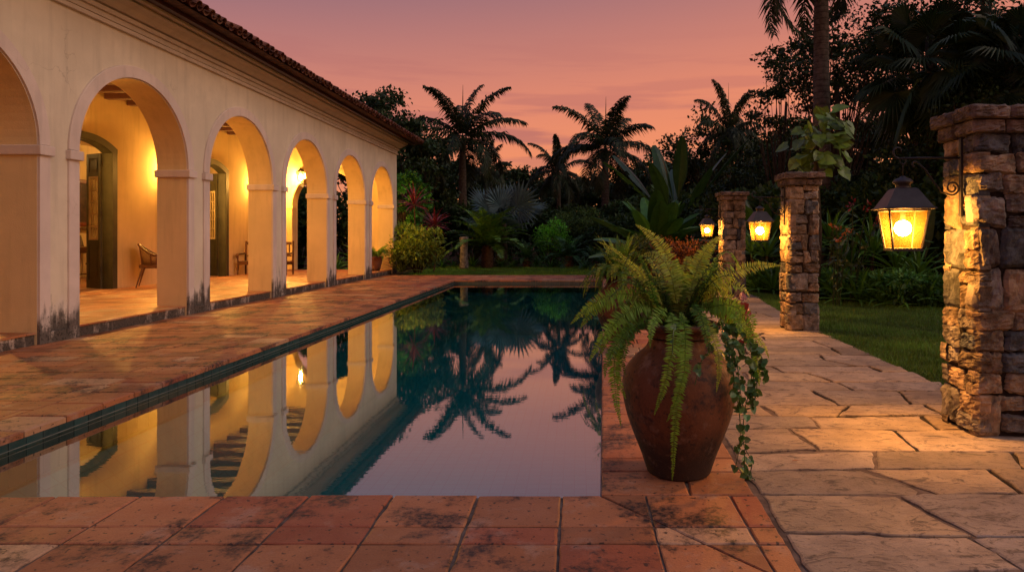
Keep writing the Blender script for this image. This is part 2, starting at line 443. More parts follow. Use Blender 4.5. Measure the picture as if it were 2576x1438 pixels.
# roof: hip with barrel tiles on the pool side and on the hip end
EX, EZ, SL = -6.16, 5.07, .47
RX = -11.3; RZ = EZ + SL * (EX - RX)
YE = YEND + .62
mb = MB()
hy = YE - (EX - RX)
mb.add([(EX, 1.6, EZ - .03), (EX, YE, EZ - .03), (RX, hy, RZ - .03), (RX, 1.6, RZ - .03)], [(0, 1, 2, 3)], (.14, .06, .04))
mb.add([(EX, YE, EZ - .03), (-16.2, YE, EZ - .03), (RX, hy, RZ - .03)], [(0, 1, 2)], (.14, .06, .04))
mb.add([(RX, 1.6, RZ - .03), (RX, hy, RZ - .03), (-16.2, YE, EZ - .03), (-16.2, 1.6, EZ - .03)], [(0, 1, 2, 3)], (.14, .06, .04))
mb.add([(EX, 1.6, EZ - .05), (EX, YE, EZ - .05), (-16.2, YE, EZ - .05), (-16.2, 1.6, EZ - .05)], [(3, 2, 1, 0)], (.1, .06, .045))
roof = vpart(mb, 'roof', M['rooftile'])
def tile_run(mb, org, across, up, n_courses, clen=.40, r0=.085, r1=.066, sign=1):
    "one column of half-round tiles running up the slope"
    across = nrm(across); up = nrm(up); nn = np.cross(across, up); nn = nn if nn[2] > 0 else -nn
    m = 7; th = np.linspace(0, PI, m)
    for c in range(n_courses):
        jit = rng.normal(0, .006, 3)
        V = []
        for e, (r, l) in enumerate(((r0, 0), (r1, clen * 1.12))):
            for th_i in th:
                V.append(org + up * (c * clen * .92 + l) + across * (r * math.cos(th_i)) + nn * (sign * r * math.sin(th_i) * .95 + .012 * (1 - e)) + jit)
            for th_i in th:
                V.append(org + up * (c * clen * .92 + l) + across * ((r - .014) * math.cos(th_i)) + nn * (sign * (r - .014) * math.sin(th_i) * .95 + .012 * (1 - e)) + jit)
        fs = []
        for i in range(m - 1):
            fs.append((i, i + 1, 2 * m + i + 1, 2 * m + i)); fs.append((i, m + i, m + i + 1, i + 1))
            fs.append((m + i, 3 * m + i, 3 * m + i + 1, m + i + 1))
        g = rng.uniform(.55, 1.25)
        mb.add(np.array(V), fs, np.array([.16, .072, .048]) * g * rng.uniform(.9, 1.1, 3))
mb = MB()
upv = np.array([RX - EX, 0, RZ - EZ])
L = np.linalg.norm(upv)
for y in np.arange(1.7, YE - .05, .215):
    lim = min(1.0, (YE - y) / (YE - hy)) if y > hy else 1.0
    nc = max(1, int(L * lim / .37))
    nc = min(nc, 7) if y < 6 else nc
    yy = y + rng.normal(0, .008)
    tile_run(mb, np.array([EX + rng.normal(.03, .018), yy, EZ + .03]), (0, 1, 0), upv, nc)
    tile_run(mb, np.array([EX + rng.normal(-.0, .018), yy + .107, EZ + .05]), (0, 1, 0), upv, 1, sign=-1)
uph = np.array([0, hy - YE, RZ - EZ])
for x in np.arange(EX - .1, -15.9, -.215):
    lim = min((EX - x) / (EX - RX), (x + 16.2) / (RX + 16.2))
    tile_run(mb, np.array([x, YE - .0 + rng.normal(.03, .012), EZ + .03]), (1, 0, 0), uph, max(1, int(L * lim / .37)))
tl = mb.build('roof_tiles', M['rooftile'], roof, smooth=False)
mb = MB(); tube(mb, [(EX + .02, YE + .02, EZ + .06), (RX, hy, RZ + .06)], .085, 8, (.12, .055, .04)); tube(mb, [(RX, hy, RZ + .06), (RX, 1.6, RZ + .06)], .085, 8, (.12, .055, .04))
mb.build('ridge_tiles', M['rooftile'], roof)
mb = MB(); box(mb, EX - .30, EX - .22, 1.6, YE - .3, EZ - .12, EZ - .055); box(mb, -16, EX - .3, YE - .32, YE - .24, EZ - .12, EZ - .055)
mb.build('eave_board', M['beam'], roof)

# porch: slab, tiles, back wall, end wall, ceiling, beams
mb = MB(); box(mb, BX - .4, FX - .035, 2.0, YEND - .02, -.03, ZP - .025)
vpart(mb, 'porch_step', M['step'])
endw = lambda u, z, d: (u, 25.2 - d, z)
DOORS = [(9.17, 10.83), (14.17, 15.83), (19.27, 20.93)]
backw = lambda u, z, d: (BX + d, u, z)
ZC = 4.84
mb = MB()
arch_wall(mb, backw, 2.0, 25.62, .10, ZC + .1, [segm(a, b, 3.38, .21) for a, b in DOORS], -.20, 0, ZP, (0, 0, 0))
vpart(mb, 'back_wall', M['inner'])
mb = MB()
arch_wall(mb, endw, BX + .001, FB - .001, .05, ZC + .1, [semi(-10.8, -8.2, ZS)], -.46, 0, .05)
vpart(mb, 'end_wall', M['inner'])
mb = MB()
for d_, (a, b) in enumerate([(-10.8, -8.2)]):
    band(mb, endw, [(a, .17), (a, 1.2), (a, 2.455)], .17, -.005, .03); band(mb, endw, [(b, 2.455), (b, 1.2), (b, .17)], .17, -.005, .03)
    band(mb, endw, semi(a, b, ZS + .012), .17, -.005, .03)
es = vpart(mb, 'arch_surround', M['inner'])
for lo, hi in ((-11.0, -10.765), (-8.235, -8.0)):
    mb = MB(); box(mb, lo, hi, 25.2 - .07, 25.2 + .3, 2.455, 2.585); mb.build('impost', M['inner'], es, bevel=.01)
mb = MB(); box(mb, BX, FB - .0, 2.0, 25.2, ZC, ZC + .06)
vpart(mb, 'porch_ceiling', wood('ceiling_board', (.022, .009, .006)))
for y in np.arange(3.2, 25.0, .78):
    mb = MB(); box(mb, BX + .003, FB - .003, y - .085, y + .085, ZC - .22, ZC - .003)
    vpart(mb, 'ceiling_beam', M['beam'], bevel=.012)

# slabs of tile or stone
def poly_inset(poly, d):
    poly = np.asarray(poly, float); n = len(poly); out = []
    area = .5 * sum(poly[i][0] * poly[(i + 1) % n][1] - poly[(i + 1) % n][0] * poly[i][1] for i in range(n))
    s = 1 if area > 0 else -1
    for i in range(n):
        a, b, c = poly[i - 1], poly[i], poly[(i + 1) % n]
        e1 = b - a; e2 = c - b; e1 = e1 / max(np.linalg.norm(e1), 1e-9); e2 = e2 / max(np.linalg.norm(e2), 1e-9)
        n1 = np.array([-e1[1], e1[0]]) * s; n2 = np.array([-e2[1], e2[0]]) * s
        m = n1 + n2; q = max(1 + np.dot(n1, n2), .35)
        out.append(b + m * d / q)
    return np.array(out)
def area2(p):
    x, y = np.asarray(p)[:, 0], np.asarray(p)[:, 1]; return .5 * abs(np.dot(x, np.roll(y, -1)) - np.dot(y, np.roll(x, -1)))
def clip(poly, p, n):
    "keep the side of the line through p where n points"
    out = []; k = len(poly)
    for i in range(k):
        a = np.asarray(poly[i], float); b = np.asarray(poly[(i + 1) % k], float)
        da = np.dot(a - p, n); db = np.dot(b - p, n)
        if da >= 0: out.append(a)
        if da * db < 0: out.append(a + (b - a) * da / (da - db))
    return out
def slab(mb, poly, z0, z1, joint, col, bev=.008, rag=0, tilt=.003, seg=.05):
    poly = poly_inset(poly, joint)
    if len(poly) < 3 or area2(poly) < .0015: return
    if rag:
        q = []
        for i in range(len(poly)):
            a, b = poly[i], poly[(i + 1) % len(poly)]; m = max(2, int(np.linalg.norm(b - a) / seg)); ph = rng.uniform(0, 6)
            nn = np.array([-(b - a)[1], (b - a)[0]]) / max(np.linalg.norm(b - a), 1e-6)
            off = 0
            for j in range(m):
                t = j / m
                off = off * .6 + rng.normal(0, rag * .8) 
                q.append(a + (b - a) * t + nn * (off + math.sin(ph + t * 7) * rag * .5) * (1 if 0 < j else .3))
        poly = np.array(q)
    c = poly.mean(0); n = len(poly)
    inner = c + (poly - c) * (1 - bev / max(np.sqrt(area2(poly)) / 2, .02))
    tx, ty = rng.normal(0, tilt, 2); dz = rng.normal(0, tilt * .3)
    def zz(p, z): return z + dz + (p[0] - c[0]) * tx + (p[1] - c[1]) * ty
    V = [(p[0], p[1], z0) for p in poly] + [(p[0], p[1], zz(p, z1) - bev * .7) for p in poly] + [(p[0], p[1], zz(p, z1)) for p in inner]
    area = sum(poly[i][0] * poly[(i + 1) % n][1] - poly[(i + 1) % n][0] * poly[i][1] for i in range(n))
    fs = []
    for r in range(2):
        for i in range(n): fs.append((r * n + i, r * n + (i + 1) % n, (r + 1) * n + (i + 1) % n, (r + 1) * n + i))
    fs.append(tuple(2 * n + i for i in range(n)))
    if area < 0: fs = [f[::-1] for f in fs]
    mb.add(V, fs, col)
def tcol():
    r = rng.random()
    if r < .12: c = np.array([.46, .27, .15])
    elif r < .27: c = np.array([.33, .098, .044])
    else: c = np.array([.40, .155, .064])
    return c * rng.uniform(.72, 1.16)

mb = MB()
y = 2.0
while y < 25.2:
    d = .36; x = BX - rng.uniform(0, .3)
    while x < FX - .03:
        w = .36; x1 = min(x + w, FX - .012); x0 = max(x, BX)
        if x1 > x0 + .02: slab(mb, [(x0, y), (x1, y), (x1, min(y + d, 25.2)), (x0, min(y + d, 25.2))], ZP - .024, ZP, .004, tcol() * 1.1, .006, tilt=.001)
        x += w
    y += d
vpart(mb, 'porch_floor', M['porch_tile'])

# doors
def door(a, b, idx):
    zs, rise = 3.38, .21
    mb = MB()
    cv = segm(a, b, zs, rise)
    band(mb, backw, [(a, ZP + .002), (a, 2), (a, zs)], .17, -.003, .05); band(mb, backw, [(b, zs), (b, 2), (b, ZP + .002)], .17, -.003, .05)
    # arched head with matching depth
    w = (b - a) / 2; inner = cv; outer = segm(a - .17, b + .17, zs + .10, rise + .06)
    k = len(inner); V = []
    for p, q in zip(inner, outer): V += [backw(*p, -.003), backw(*p, .05), backw(*q, .05), backw(*q, -.003)]
    mb.add(V, [(i * 4 + j, i * 4 + j + 1, i * 4 + 5 + j, i * 4 + 4 + j) for i in range(k - 1) for j in range(3)])
    for (p, q) in ((inner[0], outer[0]), (inner[-1], outer[-1])):
        s = 1 if q[0] > p[0] else -1
        V = [backw(p[0], zs, .05), backw(q[0], zs, .05), backw(*q, .05), backw(*q, -.003), backw(q[0], zs, -.003)]
        mb.add(V, [(0, 1, 2), (1, 4, 3, 2)])
    root = vpart(mb, 'door_frame', M['green'])
    mb = MB()   # lining of the reveal
    path = [(a, ZP)] + list(map(tuple, cv)) + [(b, ZP)]
    pi = [(a + .012, ZP)] + [(a + .012 + (q[0] - a) * (b - a - .024) / (b - a), q[1] - .012) for q in cv] + [(b - .012, ZP)]
    for p, q in zip(pi[:-1], pi[1:]): mb.add([backw(*p, -.19), backw(*q, -.19), backw(*q, .03), backw(*p, .03)], [(0, 1, 2, 3)])
    mb.build('door_lining', M['green'], root)
    # leaf hinged at the far jamb, swung inwards
    Lw = .54; th = math.radians(24)
    hx, hy_ = BX - .20, b - .03
    ax = np.array([-math.cos(th), math.sin(th), 0]); nrml = np.array([-ax[1], ax[0], 0])
    Mx = Matrix(((ax[0], nrml[0], 0, hx), (ax[1], nrml[1], 0, hy_), (0, 0, 1, ZP + .01), (0, 0, 0, 1)))
    mb = MB()
    st = .09
    box(mb, 0, st, -.02, .02, 0, 3.2, M=Mx); box(mb, Lw - st, Lw, -.02, .02, 0, 3.2, M=Mx)
    for z0, z1 in ((0, .2), (1.05, 1.15), (2.66, 2.76), (3.1, 3.2)): box(mb, st, Lw - st, -.019, .019, z0, z1, M=Mx)
    for z0, z1 in ((.2, 1.05), (2.76, 3.1)):
        box(mb, st, Lw - st, -.008, .008, z0, z1, M=Mx); box(mb, st + .05, Lw - st - .05, -.016, .016, z0 + .06, z1 - .06, M=Mx)
    lf = vpart(mb, 'door_leaf', M['green'])
    mb = MB()
    box(mb, st, Lw - st, -.022, .022, 1.15, 1.20, M=Mx); box(mb, st, Lw - st, -.022, .022, 2.61, 2.66, M=Mx)
    box(mb, st, st + .04, -.021, .021, 1.20, 2.61, M=Mx); box(mb, Lw - st - .04, Lw - st, -.021, .021, 1.20, 2.61, M=Mx)
    for i in range(1, 5): z = 1.2 + 1.41 * i / 5; box(mb, st + .04, Lw - st - .04, -.014, .014, z - .012, z + .012, M=Mx)
    for i in range(1, 3): x = st + .04 + (Lw - 2 * st - .08) * i / 3; box(mb, x - .01, x + .01, -.0135, .0135, 1.2, 2.61, M=Mx)
    mb.build('glazing_bars', M['cream'], lf)
    mb = MB(); box(mb, st + .035, Lw - st - .035, -.003, .003, 1.19, 2.62, M=Mx); mb.build('pane', M['pane'], lf)
    mb = MB()
    for z in (.4, 1.7, 2.9):
        mb = MB(); tube(mb, [(hx + .01, hy_ - .035, ZP + z), (hx + .01, hy_ - .035, ZP + z + .14)], .014, 8); mb.build('hinge', M['iron'], lf)
def pane_mat():
    t = NT('door_pane'); tr = t.n('ShaderNodeBsdfTransparent'); tr.inputs[0].default_value = (.8, .8, .72, 1)
    gl = t.n('ShaderNodeBsdfGlossy'); gl.inputs['Roughness'].default_value = .08
    mx = t.n('ShaderNodeMixShader'); mx.inputs[0].default_value = .12
    t.l(tr.outputs[0], mx.inputs[1]); t.l(gl.outputs[0], mx.inputs[2]); t.l(mx.outputs[0], t.out.inputs['Surface']); return t.m
M['pane'] = pane_mat()
for i, (a, b) in enumerate(DOORS): door(a, b, i)

# the room behind the doors
mb = MB(); RB = -15.2
box(mb, RB - .2, RB, 7.5, 26, .0, 4.4); box(mb, RB, BX - .202, 7.3, 7.5, .0, 4.4); box(mb, RB, BX - .202, 25.6, 25.62, .0, 4.4)
vpart(mb, 'room_wall', M['inner'])
mb = MB(); box(mb, RB, BX - .202, 7.5, 25.6, 4.2, 4.3); vpart(mb, 'room_ceiling', M['inner'])
mb = MB(); y = 7.5
while y < 25.6:
    x = RB
    while x < BX - .01: 
        slab(mb, [(x, y), (min(x + .4, BX - .0), y), (min(x + .4, BX - .0), y + .4), (x, y + .4)], ZP - .03, ZP - .004, .003, tcol(), .005, tilt=.001); x += .4
    y += .4
vpart(mb, 'room_floor', M['porch_tile'])
mb = MB()
box(mb, -16.1, -15.9, 2.0, YEND, -.02, 5.1); box(mb, -16.1, BX - .21, YEND - .08, YEND - .001, -.02, 5.1); box(mb, -15.9, FB, 2.0, 2.1, 0, 5.0)
vpart(mb, 'rear_wall', M['facade'])

# ------------------------------------------------------------------ things on the porch and in the room
def legs(root, pts, r0, r1, mat, name='leg'):
    for p, q in pts:
        mb = MB(); tube(mb, [p, (np.array(p) + np.array(q)) / 2, q], [r0, (r0 + r1) / 2, r1], 8); mb.build(name, mat, root)
def tub_chair(loc, rz):
    t = thing('cane_armchair', 'brown tub armchair with woven cane back against the porch wall', 'armchair', loc, rz)
    mb = MB(); n = 28; th = np.linspace(math.radians(-15), math.radians(195), n)   # back towards +Y
    rail = np.array([(.34 * math.cos(a), .32 * math.sin(a), .68 + .22 * max(0, math.sin(a)) ** 1.2) for a in th])
    low = np.array([(.27 * math.cos(a), .25 * math.sin(a), .45) for a in th])
    tube(mb, rail, .024, 8); mb.build('top_rail', M['brown'], t, smooth=True)
    mb = MB(); V = []
    for r_, l_ in zip(rail, low):
        c = (r_ + l_) / 2; V += [r_, c, l_]
    mb.add(V, [(i * 3 + j, i * 3 + j + 1, i * 3 + 4 + j, i * 3 + 3 + j) for i in range(n - 1) for j in range(2)])
    o = mb.build('cane_back', M['cane'], t, smooth=True); s = o.modifiers.new('t', 'SOLIDIFY'); s.thickness = .012
    mb = MB(); lathe(mb, [(.30, .40), (.315, .42), (.315, .455), (.29, .475), (.0, .485)], 28); mb.build('seat', M['brown'], t)
    legs(t, [((sx * .24, sy * .22, .41), (sx * .30, sy * .29 + (.05 if sy > 0 else 0), 0)) for sx in (1, -1) for sy in (1, -1)], .024, .014, M['brown'])
    for a in (math.radians(10), math.radians(60), math.radians(120), math.radians(170)):
        mb = MB(); tube(mb, [(.29 * math.cos(a), .27 * math.sin(a), .44), (.335 * math.cos(a), .315 * math.sin(a), .68 + .22 * max(0, math.sin(a)) ** 1.2)], .016, 6)
        mb.build('back_post', M['brown'], t)
    return t
tub_chair((-10.56, 16.62, ZP), math.radians(118)).scale = (1.05, 1.05, 1.16)

def bench(loc, rz):
    t = thing('wooden_bench', 'dark wooden slat back bench with turned arms on the porch', 'bench', loc, rz)
    W = .78
    mb = MB()
    for z in (.40,): box(mb, -W, W, -.26, .27, .40, .445)
    mb.build('seat', M['brown'], t, bevel=.01)
    mb = MB(); box(mb, -W + .05, W - .05, .255, .295, .97, 1.07); box(mb, -W + .05, W - .05, .26, .29, .58, .64)
    for i in range(13): x = -W + .12 + i * (2 * W - .24) / 12; box(mb, x - .022, x + .022, .266, .284, .64, .97)
    mb.build('backrest', M['brown'], t, bevel=.006)
    for s in (-1, 1):
        mb = MB(); tube(mb, [(s * W, .27, 0), (s * W, .265, .5), (s * W, .30, 1.1)], [.03, .035, .028], 8); mb.build('leg', M['brown'], t)
        mb = MB(); lathe(mb, [(.018, 0), (.03, .04), (.022, .1), (.036, .2), (.028, .3), (.038, .38), (.036, .45), (.02, .5), (.032, .56), (.02, .64)], 12, (s * W, -.25, 0)); mb.build('leg', M['brown'], t, smooth=True)
        mb = MB(); tube(mb, [(s * W, .28, .70), (s * W, .1, .69), (s * W, -.15, .68), (s * W, -.28, .66), (s * W, -.33, .60), (s * W, -.28, .56)], [.026, .03, .034, .04, .036, .02], 8); mb.build('armrest', M['brown'], t, smooth=True)
    mb = MB(); box(mb, -W, W, -.262, -.235, .33, .40); box(mb, -W, W, .25, .275, .32, .40); mb.build('apron', M['brown'], t)
    return t
bench((-10.2, 21.75, ZP), math.radians(0))

t = thing('side_table', 'dark brown writing table standing inside the open doorway', 'table', (-14.72, 19.75, ZP))
mb = MB(); box(mb, -.42, .42, -.85, .85, .90, .94); mb.build('table_top', M['brown'], t, bevel=.008)
mb = MB(); box(mb, -.38, .38, -.80, .80, .76, .90); mb.build('apron', M['brown'], t)
legs(t, [((sx * .36, sy * .78, .78), (sx * .36, sy * .78, 0)) for sx in (1, -1) for sy in (1, -1)], .035, .028, M['brown'])
mb = MB(); box(mb, -.36, .36, -.78, -.74, .10, .15); box(mb, -.36, .36, .74, .78, .10, .15); box(mb, -.02, .02, -.74, .74, .105, .145); mb.build('stretcher', M['brown'], t)
t = thing('photo_frame', 'small framed photograph propped on the writing table', 'photo frame', (-14.62, 19.55, ZP + .945), math.radians(8))
mb = MB(); Mx = Matrix.Rotation(math.radians(-14), 4, 'Y')
box(mb, -.01, .01, -.21, .21, 0, .34, M=Mx); mb.build('frame', M['brown'], t)
mb = MB(); box(mb, .0115, .014, -.17, .17, .04, .30, M=Mx); mb.build('photograph', M['paper'], t)
mb = MB(); box(mb, -.13, -.12, -.02, .02, 0, .25); mb.build('prop', M['brown'], t)
t = thing('stool', 'low round wooden stool beside the writing table', 'stool', (-14.0, 19.45, ZP))
mb = MB(); lathe(mb, [(.26, .42), (.30, .44), (.30, .47), (.27, .49), (0, .50)], 24); mb.build('seat', M['brown'], t)
legs(t, [((.16 * math.cos(a), .16 * math.sin(a), .43), (.22 * math.cos(a), .22 * math.sin(a), 0)) for a in (.6, 2.17, 3.74, 5.3)], .03, .038, M['brown'])
t = thing('wall_picture', 'tall dark picture in a red-brown frame on the room wall', 'picture', (RB + .003, 20.25, 1.72))
mb = MB()
box(mb, 0, .05, -.62, -.50, 0, 1.42); box(mb, 0, .05, .50, .62, 0, 1.42); box(mb, 0, .05, -.5, .5, 1.30, 1.42); box(mb, 0, .05, -.5, .5, 0, .12)
mb.build('frame', wood('mahogany_frame', (.22, .05, .02)), t, bevel=.01)
mb = MB(); box(mb, .004, .02, -.5, .5, .12, 1.30); mb.build('canvas', M['pic'], t)
mb = MB(); box(mb, .0, .11, -.75, .75, -.10, -.05); mb.build('ledge', M['brown'], t)

# porch wall lanterns
def wall_lantern(loc, rz, label, group=None):
    "fixed to a wall; +X local points off the wall"
    t = thing('wall_lantern', label, 'lantern', loc, rz, group)
    mb = MB(); tube(mb, [(.0, 0, -.30), (.05, 0, -.33), (.11, 0, -.31), (.14, 0, -.26), (.14, 0, -.22)], .011, 8); box(mb, .0, .014, -.05, .05, -.40, -.22)
    mb.build('bracket', M['iron'], t, smooth=False)
    c = (.14, 0, 0)
    b, tp = .075, .115
    mb = MB()
    for sx, sy in ((1, 1), (1, -1), (-1, 1), (-1, -1)): tube(mb, [(c[0] + sx * b, sy * b, -.2), (c[0] + sx * tp, sy * tp, .14)], .008, 4)
    box(mb, c[0] - b - .01, c[0] + b + .01, -b - .01, b + .01, -.225, -.205)
    for s in (1, -1): box(mb, c[0] - tp, c[0] + tp, s * tp - .008, s * tp + .008, .135, .15); box(mb, c[0] + s * tp - .008, c[0] + s * tp + .008, -tp, tp, .1355, .1495)
    mb.build('frame', M['iron'], t)
    mb = MB(); tube(mb, [(c[0], 0, .151), (c[0], 0, .25), (c[0], 0, .27), (c[0], 0, .31)], [.185, .06, .03, .012], 4); mb.build('lantern_roof', M['iron'], t)
    mb = MB()
    for q in range(4):
        a = q * PI / 2; Rm = Matrix.Translation(c) @ Matrix.Rotation(a, 4, 'Z')
        V = np.array([(b - .002, -b, -.2), (b - .002, b, -.2), (tp - .002, tp, .135), (tp - .002, -tp, .135)]); V = V @ np.array(Rm)[:3, :3].T + np.array(Rm)[:3, 3]
        mb.add(V, [(0, 1, 2, 3)])
    mb.build('pane', M['lglass'], t)
    mb = MB(); tube(mb, [(c[0], 0, -.16), (c[0], 0, -.13), (c[0], 0, .02), (c[0], 0, .06)], [.02, .045, .045, .015], 12); mb.build('bulb', M['bulb2'], t, smooth=True)
    return t
wl = wall_lantern((-10.42, 25.165, 3.68), -PI / 2, 'lit wall lantern over the end archway of the porch')
for y_, lb_ in ((17.95, 'lit lantern on the porch wall above the cane armchair'), (19.75 - .72, 'added lit lantern, hidden behind a pier left of the second doorway'), (22.85, 'lit lantern on the porch wall behind the bench'), (24.35, 'added unseen lit lantern on the porch wall in the far corner'),
                (13.55, 'lit lantern on the porch wall left of the open first doorway'), (11.6, 'added lit lantern on the porch wall, out of view at the near end')):
    dup(wl, lb_, (BX, y_, 3.25), 0)  # near-end, second-doorway and far-corner lanterns are added to smooth the light patches
t = thing('pendant_lamp', 'lit globe lamp hanging from the ceiling of the room behind the door', 'lamp', (-13.2, 16.6, 4.2))
mb = MB(); tube(mb, [(0, 0, 0), (0, 0, -.6)], .008, 6); mb.build('cord', M['iron'], t)
mb = MB(); ball(mb, (0, 0, -.72), .11); mb.build('globe', M['globe'], t, smooth=True)
mb = MB(); lathe(mb, [(.03, -.58), (.06, -.61), (.05, -.64)], 16); mb.build('lamp_cap', M['iron'], t)
dup(t, 'lit globe lamp hanging in the room behind the second door', (-13.2, 22.2, 4.2))
# ------------------------------------------------------------------ ground, pool, paving
PXL, PY0, PY1, ZW = -4.0, 3.6, 21.4, -.115       # pool left edge, near edge, far edge, water level
def pxr(y): return .0369 * y                      # right edge of the pool
def bxr(y): return .97 + .028 * (y - 3.6)         # seam between clay tiles and flagstones
def lawn_edge(y): return float(np.interp(y, [0, 2, 6.35, 9.9, 12.6, 15.7, 20, 30], [3.6, 3.45, 3.45, 3.57, 3.84, 4.2, 4.5, 4.6]))
def gsheet(name, pts, z, mat, kind='structure', sub=1):
    mb = MB(); mb.add([(x, y, z) for x, y in pts], [tuple(range(len(pts)))]); o = mb.build(name, mat); tag(o, kind=kind); return o
# soil to the horizon with a hole for the pool
mb = MB()
xs = [-400, -16, PXL - .4, 5, 400]; 
B = 400
ring_in = [(PXL - .3, PY0 - .3), (pxr(PY0) + .1, PY0 - .3), (pxr(PY1) + .1, PY1 + .3), (PXL - .3, PY1 + .3)]
ring_out = [(-B, -B), (B, -B), (B, B), (-B, B)]
mb.add([(x, y, -.08) for x, y in ring_in + ring_out], [(i, (i + 1) % 4, 4 + (i + 1) % 4, 4 + i) for i in range(4)][::1])
g = mb.build('ground', M['soil']); tag(g, kind='structure')
for p in g.data.polygons: pass
gb = gsheet('garden_bed', [(-60, 30), (60, 30), (60, 120), (-60, 120)], -.05, M['soil'])

# pool shell
mb = MB()
zb = -1.75
c4 = [(PXL, PY0), (pxr(PY0), PY0), (pxr(PY1), PY1), (PXL, PY1)]
mb.add([(x, y, zb) for x, y in c4], [(0, 1, 2, 3)])
for i in range(4):
    a, b = c4[i], c4[(i + 1) % 4]
    mb.add([(a[0], a[1], zb), (b[0], b[1], zb), (b[0], b[1], -.36), (a[0], a[1], -.36)], [(3, 2, 1, 0)])
tag(mb.build('pool_basin', M['pooltile']), kind='structure')
# waterline band of square glazed tiles: two rows of real tiles
mb = MB()
def tile_band(a, b, inward):
    a = np.array(a); b = np.array(b); L = np.linalg.norm(b - a); d = (b - a) / L; n = int(L / .152); w = L / n; inn = np.array(inward)
    for i in range(n):
        for (z0, z1) in ((-.362, -.202), (-.198, -.045)):
            p = a + d * (i * w + .003); q = a + d * ((i + 1) * w - .003); e = .012 + rng.uniform(0, .002)
            pi, qi = p + inn * e, q + inn * e; po, qo = p - inn * .05, q - inn * .05
            V = [(*po, z0), (*qo, z0), (*qi, z0), (*pi, z0), (*po, z1), (*qo, z1), (*qi, z1), (*pi, z1)]
            k = rng.uniform(.75, 1.3)
            mb.add(V, BOXF, np.array([.016, .052, .056]) * k)
tile_band(c4[0], c4[3], (1, 0)); tile_band(c4[3], c4[2], (0, -1)); tile_band(c4[2], c4[1], (-1, 0)); tile_band(c4[0], c4[1], (0, 1))
for i in range(4):      # pale line just above the water
    a, b = np.array(c4[i]), np.array(c4[(i + 1) % 4]); d = nrm(b - a); inn = np.array([-d[1], d[0]]) * .0165
    V = [(*a, ZW + .012), (*b, ZW + .012), (*(b + inn), ZW + .012), (*(a + inn), ZW + .012), (*a, ZW + .019), (*b, ZW + .019), (*(b + inn), ZW + .019), (*(a + inn), ZW + .019)]
    mb.add(V, BOXF, (.16, .19, .18))
tag(mb.build('pool_tile_band', M['band']), kind='structure')
mb = MB()
for i in range(4):
    a, b = c4[i], c4[(i + 1) % 4]
    mb.add([(a[0], a[1], -.40), (b[0], b[1], -.40), (b[0], b[1], -.03), (a[0], a[1], -.03)], [(3, 2, 1, 0)])
tag(mb.build('pool_wall', M['grout']), kind='structure')
mb = MB(); m_ = [(PXL + .002, PY0 + .002), (pxr(PY0) - .002, PY0 + .002), (pxr(PY1) - .002, PY1 - .002), (PXL + .002, PY1 - .002)]
mb.add([(x, y, ZW) for x, y in m_], [(0, 1, 2, 3)])
tag(mb.build('pool_water', M['water']), kind='structure')

# clay tile terrace
mb = MB()
ZT0 = -.045
def strip(x0, x1, y0, y1, w, d, offset=True, vary=.0, lim=None, joint=.007):
    y = y0; r = 0
    while y < y1 - .02:
        dd = d[r % len(d)] if hasattr(d, '__len__') else d
        ye = min(y + dd, y1); x = x0 - (rng.uniform(0, w) if offset else 0)
        while x < x1 - .01:
            ww = w * (1 + rng.uniform(-vary, vary)); a, b = max(x, x0), min(x + ww, x1)
            if b - a > .04: slab(mb, [(a, y), (b, y), (b, ye), (a, ye)], ZT0, 0, joint, tcol(), .007, rag=.0012 if y < 9 else 0, seg=.08)
            x += ww
        y = ye; r += 1
EDGE = PXL + .015
strip(FX - .03, EDGE - .42, PY0, PY1 + .0, .62, .30, True, .12)          # left terrace
y = PY0                                                                     # coping along the left edge
while y < PY1 - .02:
    d = .40; slab(mb, [(EDGE - .42, y), (EDGE, y), (EDGE, min(y + d, PY1)), (EDGE - .42, min(y + d, PY1))], ZT0, .004, .005, tcol(), .014, rag=.002); y += d
strip(FX - .03, bxr(22) - .02, PY1 - .012, 24.3, .5, [.42, .34, .34, .34], True, .1)    # far side
# near side: rows across the picture
rows = [(PY0 + .02, 3.225), (3.225, 3.045), (3.045, 2.60), (2.60, 2.42), (2.42, 1.98), (1.98, 1.53), (1.53, 1.1)]
p_, n_ = np.array([.133, 3.6]), np.array([.67, .54]) / math.hypot(.67, .54)
for ri, (ya, yb) in enumerate(rows):
    x = -7.4 + .03
    while x < bxr(yb) - .02:
        w = .455; a = x; b = x + w
        # pool-side seam of the corner column
        yf = ya + rng.normal(0, .006) if ri == 0 else ya
        poly = [(a, yb), (b, yb), (b, yf), (a, yf + (rng.normal(0, .003) if ri == 0 else 0))]
        poly = clip(poly, np.array([bxr(yb), yb]), nrm(np.array([-(1.0), .028 * 1.0])))
        if len(poly) >= 3 and area2(poly) > .004:
            if b > .13 and ri < 4 and b < .95:
                for s in (1, -1):
                    q = clip(poly, p_, n_ * s)
                    if len(q) >= 3 and area2(q) > .003: slab(mb, q, ZT0, 0, .006, tcol(), .007, rag=.002)
            else: slab(mb, poly, ZT0, 0, .007, tcol(), .008, rag=.0025)
        x += w
